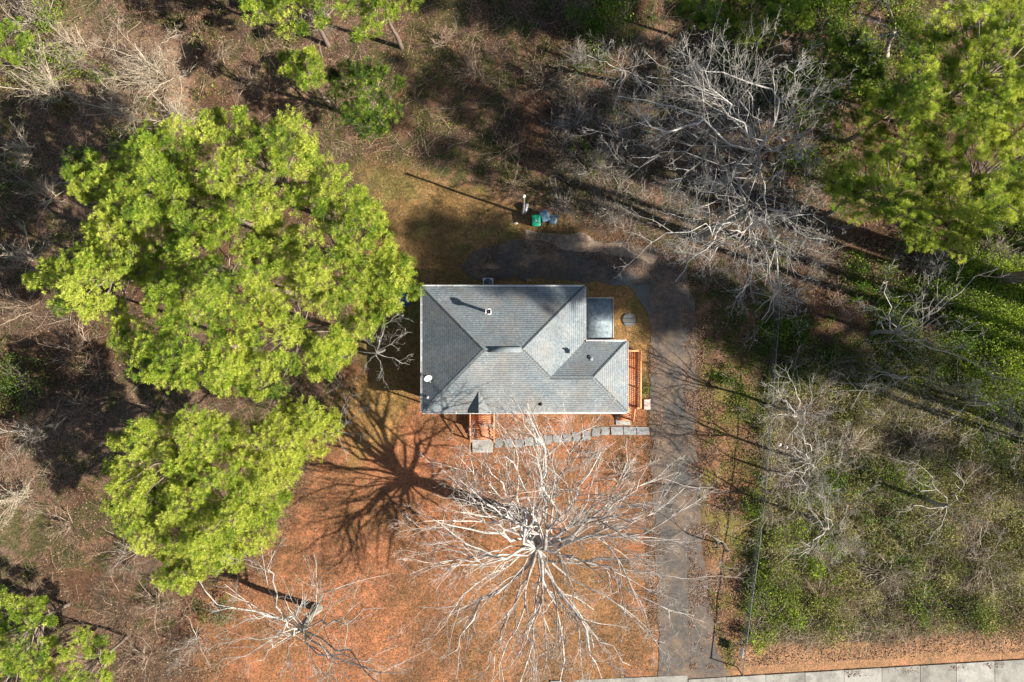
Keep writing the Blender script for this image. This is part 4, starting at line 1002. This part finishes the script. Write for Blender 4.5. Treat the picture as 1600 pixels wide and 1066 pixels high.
BS = [
 (235,110,75,3.0,'big tan leafless thicket at the upper left, largest of all',34,'bramble',1.4),
 (190,170,60,2.5,'tan leafless thicket just below the largest one at the upper left',26,'bramble',1.3),
 (265,185,50,2.2,'tan brush heap touching the top of the large pine stand',22,'bramble',1.3),
 (60,130,70,3.0,'grey leafless thicket at the upper left edge',26,'bramble',1.3),
 (40,30,60,3.0,'pale grey thicket in the top left corner',22,'bramble',1.2),
 (110,70,50,2.6,'grey-tan bush between the corner thicket and the largest one',18,'bramble',1.2),
 (30,230,50,2.2,'grey bush on the left edge above the large pine stand',18,'bramble',1.2),
 (70,300,45,2.0,'low brown bush left of the large pine stand, in half shade',16,'bramble',1.1),
 (35,400,50,2.0,'brown bush at the left edge beside the thin-crowned pine',20,'bramble',1.2),
 (30,480,45,2.0,'dull brown bush at the left edge below the thin-crowned pine',18,'twig_tan',1.1),
 (120,540,50,1.8,'brown bush below the left tip of the large pine stand',18,'twig_tan',1.1),
 (40,680,50,2.0,'grey bush at the left edge beside the lime green pines',20,'twig_grey',1.2),
 (120,640,45,1.6,'brown bush between the two pine stands at the left',16,'twig_tan',1.1),
 (25,780,50,2.2,'pale tan bush at the left edge below the grey one',22,'bramble',1.2),
 (100,820,40,1.6,'brown bush in shade left of the lime green pines',14,'twig_tan',1.0),
 (200,870,45,1.6,'grey-brown bush under the lower tip of the lime green pine',16,'twig_grey',1.1),
 (240,950,50,1.8,'brown bush right of the bottom left corner pine',18,'twig_tan',1.1),
 (300,1010,50,1.8,'grey-brown bush left of the bottom bare tree',18,'twig_grey',1.1),
 (220,1030,40,1.6,'bush at the bottom edge next to the small corner pine',14,'twig_tan',1.1),
 (740,110,45,1.8,'reddish-brown bush with curling stems, top middle of the view',22,'twig_tan',1.2),
 (840,120,45,1.8,'brown bush right of the curling one, top middle',18,'twig_tan',1.1),
 (690,60,40,1.6,'brown bush above the curling one near the top edge',14,'twig_tan',1.0),
 (790,230,40,1.4,'low tan bush in the back yard above the bins, upper one',16,'twig_tan',1.1),
 (800,290,30,1.4,'little tan bush directly above the bins',14,'twig_tan',1.1),
 (905,90,40,2.6,'tall grey-brown bush left of the small shaded bare tree',18,'twig_grey',1.2),
 (900,190,50,2.4,'tangled grey-brown thicket right of the back yard, upper one',26,'twig_grey',1.3),
 (930,260,50,2.4,'tangled grey-brown thicket right of the back yard, middle one',26,'twig_grey',1.3),
 (960,330,45,2.0,'tangled thicket above the broken concrete strip',24,'twig_grey',1.3),
 (880,320,35,1.6,'small thicket right of the bins',18,'twig_grey',1.2),
 (1020,240,40,2.0,'brown bush under the sweeping bare tree',16,'twig_tan',1.1),
 (1100,200,45,2.0,'grey bush under the middle of the sweeping bare tree',16,'twig_grey',1.1),
 (1240,300,45,2.0,'grey bush between the silvery bare tree and the right-hand pines',18,'twig_grey',1.1),
 (1280,400,50,2.0,'dim grey bush below the left front pine of the right-hand stand',20,'twig_grey',1.1),
 (1450,410,55,2.4,'grey-tan thicket below the right-hand pines',24,'twig_grey',1.2),
 (1560,400,50,2.6,'pale grey thicket at the right edge below the pines',22,'twig_grey',1.2),
 (1310,470,40,1.6,'brown bush left of the white bag',16,'twig_tan',1.1),
 (1260,640,45,1.6,'tan bush right of the fence above the scrap heap',20,'twig_tan',1.1),
 (1340,700,50,1.8,'tan bramble bush below the low grey bare tree',22,'bramble',1.2),
 (1440,700,50,1.8,'grey bramble bush right of the tan one in the brambles',20,'twig_grey',1.1),
 (1200,800,40,1.8,'pale bush with fanning stems against the fence',18,'bramble',1.1),
 (1310,850,55,1.8,'tan bramble bush at the centre of the lower right thicket',24,'bramble',1.2),
 (1400,900,55,1.8,'grey-tan bramble bush near the verge, middle of three',24,'bramble',1.2),
 (1290,940,50,1.5,'brown bramble bush near the verge, left of three',20,'twig_tan',1.2),
 (1550,880,60,1.8,'grey-tan bramble bush near the verge, right of three',24,'bramble',1.2),
 (1540,760,50,1.8,'bramble bush at the right edge in sun, above the verge bushes',20,'twig_tan',1.1),
 (1215,885,40,1.4,'bramble bush against the lower part of the fence',16,'twig_tan',1.1),
 (985,745,35,1.3,'low grey bush under the oak, right of the front path',18,'twig_grey',1.2),
 (930,715,28,1.0,'low grey bush below the stepping stones',14,'twig_grey',1.1),
 (1140,800,26,1.2,'small brown bush between the drive and the fence',12,'twig_tan',1.0),
 (530,600,35,1.3,'brown bush at the lower right foot of the large pine stand',14,'twig_tan',1.0),
 (330,90,45,1.6,'brown bush in shade right of the largest thicket',16,'twig_tan',1.0),
 (380,130,40,1.4,'low brown bush in shade above the large pine stand',14,'twig_tan',1.0),
 (500,30,45,2.0,'grey-pink bush under the pines of the top edge',18,'twig_grey',1.2),
]
for (u, v, r, h, lab, st, mt_, dn) in BS: bare_shrub(u, v, r, h, lab, mt_, st, dense=dn)
GS = [
 (20,600,48,2.2,'dark green bush at the left edge between the two pine stands','leaf',1500,.12,(.0,.5)),
 (55,90,36,3.0,'yellow-green vine bush inside the grey thicket at the upper left','vine',600,.13,(.2,.9)),
 (110,90,30,2.6,'green vine clump hanging on the grey-tan bush at the upper left','vine',450,.13,(.2,.8)),
 (150,110,20,2.4,'small green vine spray on the left of the largest thicket','vine',260,.12,(.2,.8)),
 (60,20,34,3.2,'yellow-green vine clump in the top left corner','vine',500,.13,(.2,.9)),
 (20,280,34,1.8,'dark green bush on the left edge above the brown bush','leaf',500,.12,(0,.6)),
 (960,20,50,3.0,'broad green bush at the top edge, right of the dark shade','leaf',1500,.14,(.2,.9)),
 (900,25,34,2.5,'small green bush at the top edge in the dark shade','leaf',700,.13,(.1,.7)),
 (1180,110,50,2.4,'deep green bush under the sweeping bare tree, right side','leaf',1000,.13,(.1,.7)),
 (1345,60,40,2.8,'yellow-green vine covered bush at the top, left of the pale bare tree','vine',1000,.13,(.2,.95)),
 (1300,40,36,2.4,'dark green bush between the top edge pines and the vine covered bush','leaf',800,.13,(.1,.7)),
 (1260,250,42,1.6,'yellow-green vine patch between the bare trees and the right-hand pines','vine',900,.12,(.2,.9)),
 (1215,400,34,1.4,'low green bush under the right side of the silvery bare tree','leaf',500,.12,(.1,.6)),
 (1380,430,40,2.0,'bluish green bush below the right-hand pines','leaf',900,.13,(.2,.8)),
 (1575,500,58,3.4,'bright green bush at the right edge below the grey thicket, brightest there','vine',2600,.13,(.3,1)),
 (1510,470,50,3.0,'green bush left of the brightest one at the right edge','leaf',1800,.13,(.3,1)),
 (1590,590,45,3.0,'green bush at the right edge under the crooked pale limbs','vine',1400,.13,(.2,.9)),
 (1470,560,45,2.0,'dark green bush among the limbs of the grey bare tree','leaf',1300,.12,(.1,.7)),
 (1170,640,28,1.0,'low green bush on the strip between the drive and the fence','leaf',500,.11,(.2,.7)),
 (1140,590,24,.9,'low dark green bush beside the drive opposite the side deck','leaf',350,.11,(0,.5)),
 (1180,790,30,1.4,'bright green vine mound against the fence','vine',600,.12,(.2,.9)),
 (1235,830,32,1.6,'bright green vine mound right of the fence, in the lower thicket','vine',800,.12,(.3,1)),
 (1210,920,42,1.6,'largest green vine mound, near the lower end of the fence','vine',1300,.12,(.2,.9)),
 (1185,1000,26,1.2,'lime green bush just above the verge at the fence\'s end','vine',600,.12,(.4,1)),
 (1455,945,36,2.0,'feathery green bush near the verge','leaf',1000,.12,(.3,1)),
 (1530,960,40,1.5,'dark green bush near the verge at the lower right','leaf',1000,.12,(.1,.7)),
 (1400,760,44,1.5,'green bush in the shade streak of the lower right thicket','leaf',1100,.12,(.1,.8)),
 (1300,770,42,1.5,'green bush left of the thin bare sapling','leaf',1000,.12,(.2,.9)),
 (1560,700,44,1.6,'green bush at the right edge in the middle of the brambles','leaf',1000,.12,(.1,.8)),
 (1240,560,50,1.2,'deep green bush in the shade right of the fence','leaf',1200,.12,(.1,.6)),
 (1330,560,46,1.2,'deep green bush below the white bag','leaf',1000,.12,(.1,.6)),
 (1009,609,8,.5,'little bright green shrub beside the side deck','vine',160,.09,(.3,.8)),
 (930,250,22,1.6,'yellow-green shoot in the tangled thicket right of the back yard','vine',200,.12,(.3,.9)),
 (905,225,16,1.6,'thin yellow-green vine at the upper part of the tangled thicket','vine',140,.12,(.2,.8)),
 (340,960,34,1.2,'dull green bush left of the bottom bare tree','leaf',450,.11,(.1,.6)),
 (580,190,34,1.6,'dim green bush under the shaded young pine','leaf',500,.12,(.1,.6)),
 (480,660,34,1.2,'green bush between the lime pine and the oak shadow','leaf',600,.11,(.2,.8)),
]
for (u, v, r, h, lab, mt_, n, sz, br) in GS: leafy_shrub(u, v, r, h, lab, mt_, int(n*1.3), sz, bright=br)

# ---- ground cover: brambles, ivy, dry leaves and grass, each one uncountable mass
NOGO = [DRIVE, [(655,440),(985,440),(985,650),(655,650)], [(728,640),(778,640),(778,712),(728,712)], [(955,540),(1010,540),(1010,670),(955,670)], [(910,460),(962,460),(962,540),(910,540)], [(1000,1052),(1700,1015),(1700,1200),(1000,1200)]]
def clear(p, marg=0):
    k = np.ones(len(p), bool)
    for q_ in NOGO: k &= seg_poly_dist(p[:, 0], p[:, 1], q_) > marg
    return k
def W3(p, z=0): 
    return np.stack([(p[:, 0]-800)/S, (533-p[:, 1])/S, hgt(p[:, 0], p[:, 1]) + z], 1)
WOODS = [(-120,-90),(1720,-90),(1720,1000),(1340,1000),(1190,1010),(1185,760),(1200,560),(1205,440),(1110,440),(1040,395),(960,370),(880,330),(790,300),(640,250),(560,240),(540,600),(450,720),(430,830),(330,930),(300,1150),(-120,1150)]
def stems(n, poly, name, mt, h, L, marg=4, dens=None, K=5, r=.008, wig=.22, clump=None):
    p = inpoly(poly, n); p = p[clear(p, marg)]
    if dens is not None: p = p[rng.random(len(p)) < dens(p)]
    if clump: p = p + rng.normal(0, clump, p.shape)
    s_ = W3(p); n = len(s_); d = rng.normal(size=(n, 3)); d[:, 2] = np.abs(d[:, 2])*.8 + .5
    hh = fnoise(p[:, 0], p[:, 1], 55, 77)
    Q = mk(s_, d, rng.uniform(.5, 1.3, n)*L*(.5+hh), K, wig, -.16)
    Q[..., 2] = np.maximum(Q[..., 2], s_[:, None, 2] + .02)
    m = MB(); m.tubes(Q, taper(np.full(n, r)*rng.uniform(.6, 1.5, n), K, .4), 3, np.clip(rng.normal(.5, .28, n), 0, 1))
    o = m.build(name, M[mt]); tag(o, kind='stuff'); return o
o = stems(52000, WOODS, 'undergrowth', 'twig_tan', 1, 1.7, dens=lambda p: (.12+.88*sm(fnoise(p[:,0], p[:,1], 70, 5), .38, .58))*sm(fnoise(p[:,0], p[:,1], 22, 15), .25, .6))
tag(o, 'tan leafless undergrowth covering the woodland floor around the yard', 'undergrowth')
o = stems(20000, [(1185,580),(1300,560),(1480,600),(1720,560),(1720,985),(1450,985),(1340,1003),(1190,1008),(1160,985),(1178,860),(1190,740)], 'brambles', 'bramble', 1, 1.8, K=6, dens=lambda p: (.2+.8*sm(fnoise(p[:,0], p[:,1], 60, 6), .35, .55))*(.25+.75*sm(fnoise(p[:,0], p[:,1], 20, 16), .3, .6)), r=.009)
tag(o, 'dense grey-tan brambles filling the lower right plot beside the fence', 'brambles')
o = stems(17000, [(860,120),(940,60),(1280,70),(1320,240),(1320,440),(1210,470),(1120,450),(1040,390),(940,365),(870,330),(850,220)], 'thicket_stems', 'twig_grey', 1, 1.6, K=6, r=.009, dens=lambda p: (.1+.9*sm(fnoise(p[:,0], p[:,1], 50, 7), .38, .58))*(.3+.7*sm(fnoise(p[:,0], p[:,1], 18, 17), .35, .6)))
tag(o, 'grey tangle of stems beneath the bare trees at the upper right', 'thicket')
def leaves_on(n, poly, name, mt, size, zlo, zhi, dens, label, cat, marg=2, up=1.2, tint=(0, 1)):
    p = inpoly(poly, n); p = p[clear(p, marg)]; p = p[rng.random(len(p)) < dens(p)]
    z = rng.uniform(zlo, zhi, len(p))*(.3+fnoise(p[:, 0], p[:, 1], 30, 88)); m = MB()
    leaf_quads(m, W3(p) + np.stack([z*0, z*0, z], 1), size, up, rng.uniform(*tint, len(p)))
    o = m.build(name, M[mt]); tag(o, label, cat, kind='stuff'); return o
D = lambda c, s, a, b: (lambda p: sm(fnoise(p[:, 0], p[:, 1], c, s), a, b))
def mounds(poly, ncl, name, mt, size, rad, hh, per, label, cat, tint=(.1, .95), dens=None, spread=.10, marg=3):
    p = inpoly(poly, ncl); p = p[clear(p, marg)]
    if dens is not None: p = p[rng.random(len(p)) < dens(p)]
    c = W3(p); n = len(c); r = rng.uniform(*rad, n); h = rng.uniform(*hh, n)*r
    k = np.maximum((per*r*r).astype(int), 8); i = np.repeat(np.arange(n), k)
    d = unit(rng.normal(size=(len(i), 3))); d[:, 2] = np.abs(d[:, 2]); q_ = rng.uniform(.55, 1.05, (len(i), 1))
    lump = 1 + .45*np.sin(d[:, :1]*5+i[:, None])*np.cos(d[:, 1:2]*6+i[:, None]*2.1)
    pts = c[i] + d*q_*lump*np.stack([r[i], r[i]*rng.uniform(.8, 1.1, n)[i], h[i]], 1)
    tc_ = rng.uniform(*tint, n); m = MB()
    leaf_quads(m, pts, size, .7, np.clip(tc_[i] + rng.normal(0, spread, len(i)), 0, 1))
    o = m.build(name, M[mt]); tag(o, label, cat, kind='stuff'); return o
LOT = [(1185,600),(1300,570),(1480,570),(1700,560),(1700,975),(1340,990),(1190,1000)]
mounds(LOT, 560, 'vine_mounds', 'olive', .11, (.3,1.1), (.8,2.0), 300, 'yellow-green vine mounds scattered over the lower right plot', 'vines', (.2,1), D(50, 90, .36, .56))
mounds(LOT, 380, 'weed_mounds', 'olive', .11, (.3,1.1), (.8,1.9), 280, 'darker green weedy mounds in the lower right plot', 'weeds', (.15,1), D(60, 91, .35, .6))
mounds([(1188,740),(1200,740),(1178,960),(1160,960)], 40, 'fence_vines', 'vine', .10, (.25,.6), (.8,1.6), 330, 'vines smothering the lower fence', 'vines', (.1,.8))
mounds([(1085,420),(1240,440),(1240,640),(1180,640),(1110,600)], 90, 'shaded_weeds', 'leaf', .10, (.25,.7), (.4,.8), 260, 'shaded weeds between the drive and the fence', 'weeds', (.0,.6))
mounds([(1185,780),(1250,770),(1330,850),(1320,970),(1180,980)], 190, 'lime_vines', 'vine', .11, (.3,.9), (.9,1.9), 320, 'lime green vine clumps beside the lower fence', 'vines', (.35,1), D(38, 97, .35, .55))
mounds([(1230,600),(1600,600),(1700,900),(1400,900),(1220,760)], 210, 'deep_green_vines', 'leaf', .12, (.3,1.0), (.8,1.8), 300, 'deep green vine clumps through the middle of the right plot', 'vines', (.1,.9), D(45, 98, .35, .55))
UR = [(1000,-60),(1700,-60),(1700,560),(1480,560),(1320,470),(1300,300),(1230,200),(1100,120)]
mounds(UR, 620, 'vine_thicket', 'vine', .14, (.4,1.3), (.7,1.7), 280, 'bright vine-covered growth under the right-hand trees', 'vines', (.05,.9), D(55, 92, .38, .58))
mounds([(1450,420),(1700,380),(1700,680),(1520,640)], 130, 'bright_vines', 'vine', .14, (.7,1.7), (.8,1.4), 380, 'brightest vine growth along the right edge, mid height', 'vines', (.45,1), D(50, 93, .2, .4))
mounds([(-80,-60),(520,-60),(420,120),(180,230),(120,620),(-80,700)], 240, 'low_greenery', 'olive', .12, (.3,1.0), (.6,1.4), 240, 'dull green low growth in the upper left woods', 'greenery', (.05,.7), D(70, 94, .4, .6))
mounds([(640,-60),(1080,-60),(1080,90),(900,110)], 90, 'shaded_greenery', 'leaf', .12, (.4,1.1), (.5,1.0), 220, 'dark green growth at the shaded top edge', 'greenery', (.05,.6), D(50, 95, .35, .6))
leaves_on(110000, IVY, 'ivy', 'olive', .10, .05, .8, D(45, 61, .38, .62), 'green ivy and honeysuckle spreading through the lower right plot', 'ivy')
leaves_on(30000, [(1180,500),(1440,470),(1440,600),(1200,620)], 'ground_ivy', 'leaf', .12, .03, .35, D(45, 62, .35, .6), 'shaded ivy mat right of the fence', 'ivy')
leaves_on(34000, [(-100,-80),(1700,-80),(1700,420),(1300,420),(1000,340),(560,230),(500,300),(200,620),(-100,620)], 'woodland_greenery', 'leaf', .12, .02, .4, D(70, 63, .52, .68), 'scattered low greenery on the woodland floor', 'greenery')
leaves_on(9000, STRIP, 'strip_greenery', 'leaf', .09, .02, .25, D(40, 64, .45, .6), 'low green weeds between drive and fence', 'weeds')
leaves_on(200000, [(-120,-90),(1720,-90),(1720,1060),(1150,1060),(1120,1000),(1110,450),(1020,385),(560,250),(560,600),(300,1150),(-120,1150)], 'fallen_leaves', 'leaf_dry', .11, .005, .05, D(60, 65, .2, .6), 'brown fallen leaves covering the woodland floor', 'leaves', up=2.5)
leaves_on(1500, [(1150,1058),(1700,1026),(1700,1034),(1150,1068)], 'sidewalk_leaves', 'leaf_dry', .09, .11, .13, D(20, 96, .3, .6), 'dry leaves spilled onto the edge of the sidewalk', 'leaves', marg=-100, up=2.5)
leaves_on(14000, VERGE, 'verge_leaves', 'leaf_dry', .11, .005, .05, D(20, 66, .2, .5), 'tan fallen leaves along the verge above the sidewalk', 'leaves', up=2.5, tint=(.3, 1))
leaves_on(70000, FRONT, 'yard_leaves', 'leaf_dry', .075, .005, .03, D(50, 67, .3, .7), 'small dry leaves strewn over the front yard clay', 'leaves', up=2.5, tint=(.1, .9))
def grass(n, poly, dens, label, name, tint=(0, 1), hh=.10):
    p = inpoly(poly, n); p = p[clear(p, 1)]; p = p[rng.random(len(p)) < dens(p)]; n = len(p); b = W3(p)
    d = rng.normal(size=(n, 3)); d[:, 2] = np.abs(d[:, 2])+.4; d = unit(d)*hh*rng.uniform(.5, 1.5, (n, 1)); s_ = unit(np.cross(d, rng.normal(size=(n, 3))))*.012
    m = MB(); m.add(np.stack([b-s_, b+s_, b+d], 1), np.arange(3*n).reshape(n, 3), np.repeat(rng.uniform(*tint, n), 3))
    o = m.build(name, M['grass']); tag(o, label, 'grass', kind='stuff')
NOGO = NOGO[1:]
EDGE = [(990,1070),(1000,640),(1040,700),(1050,1070)]
leaves_on(12000, [(1010,1070),(1006,520),(1032,560),(1048,1070)], 'drive_edge_leaves', 'leaf_dry', .09, .04, .06, D(25, 81, .4, .7), 'dry leaves blown onto the left edge of the drive', 'leaves', up=2.5)
leaves_on(30000, [(1066,480),(1110,480),(1135,1050),(1078,1050)], 'drive_edge_leaves', 'leaf_dry', .09, .04, .06, D(25, 82, .35, .65), 'dry leaves blown onto the right edge of the drive', 'leaves', up=2.5)
leaves_on(9000, [(720,390),(860,360),(1060,385),(1100,460),(1060,450),(900,400),(740,430)], 'drive_edge_leaves', 'leaf_dry', .09, .04, .06, D(25, 83, .35, .6), 'dry leaves and dirt on the bend of the drive', 'leaves', up=2.5)
grass(110000, BACK, D(40, 71, .25, .55), 'thin yellowish grass of the back yard', 'back_grass')
grass(110000, FRONT, D(50, 72, .35, .65), 'sparse dormant grass of the front yard', 'front_grass', (.2, 1))
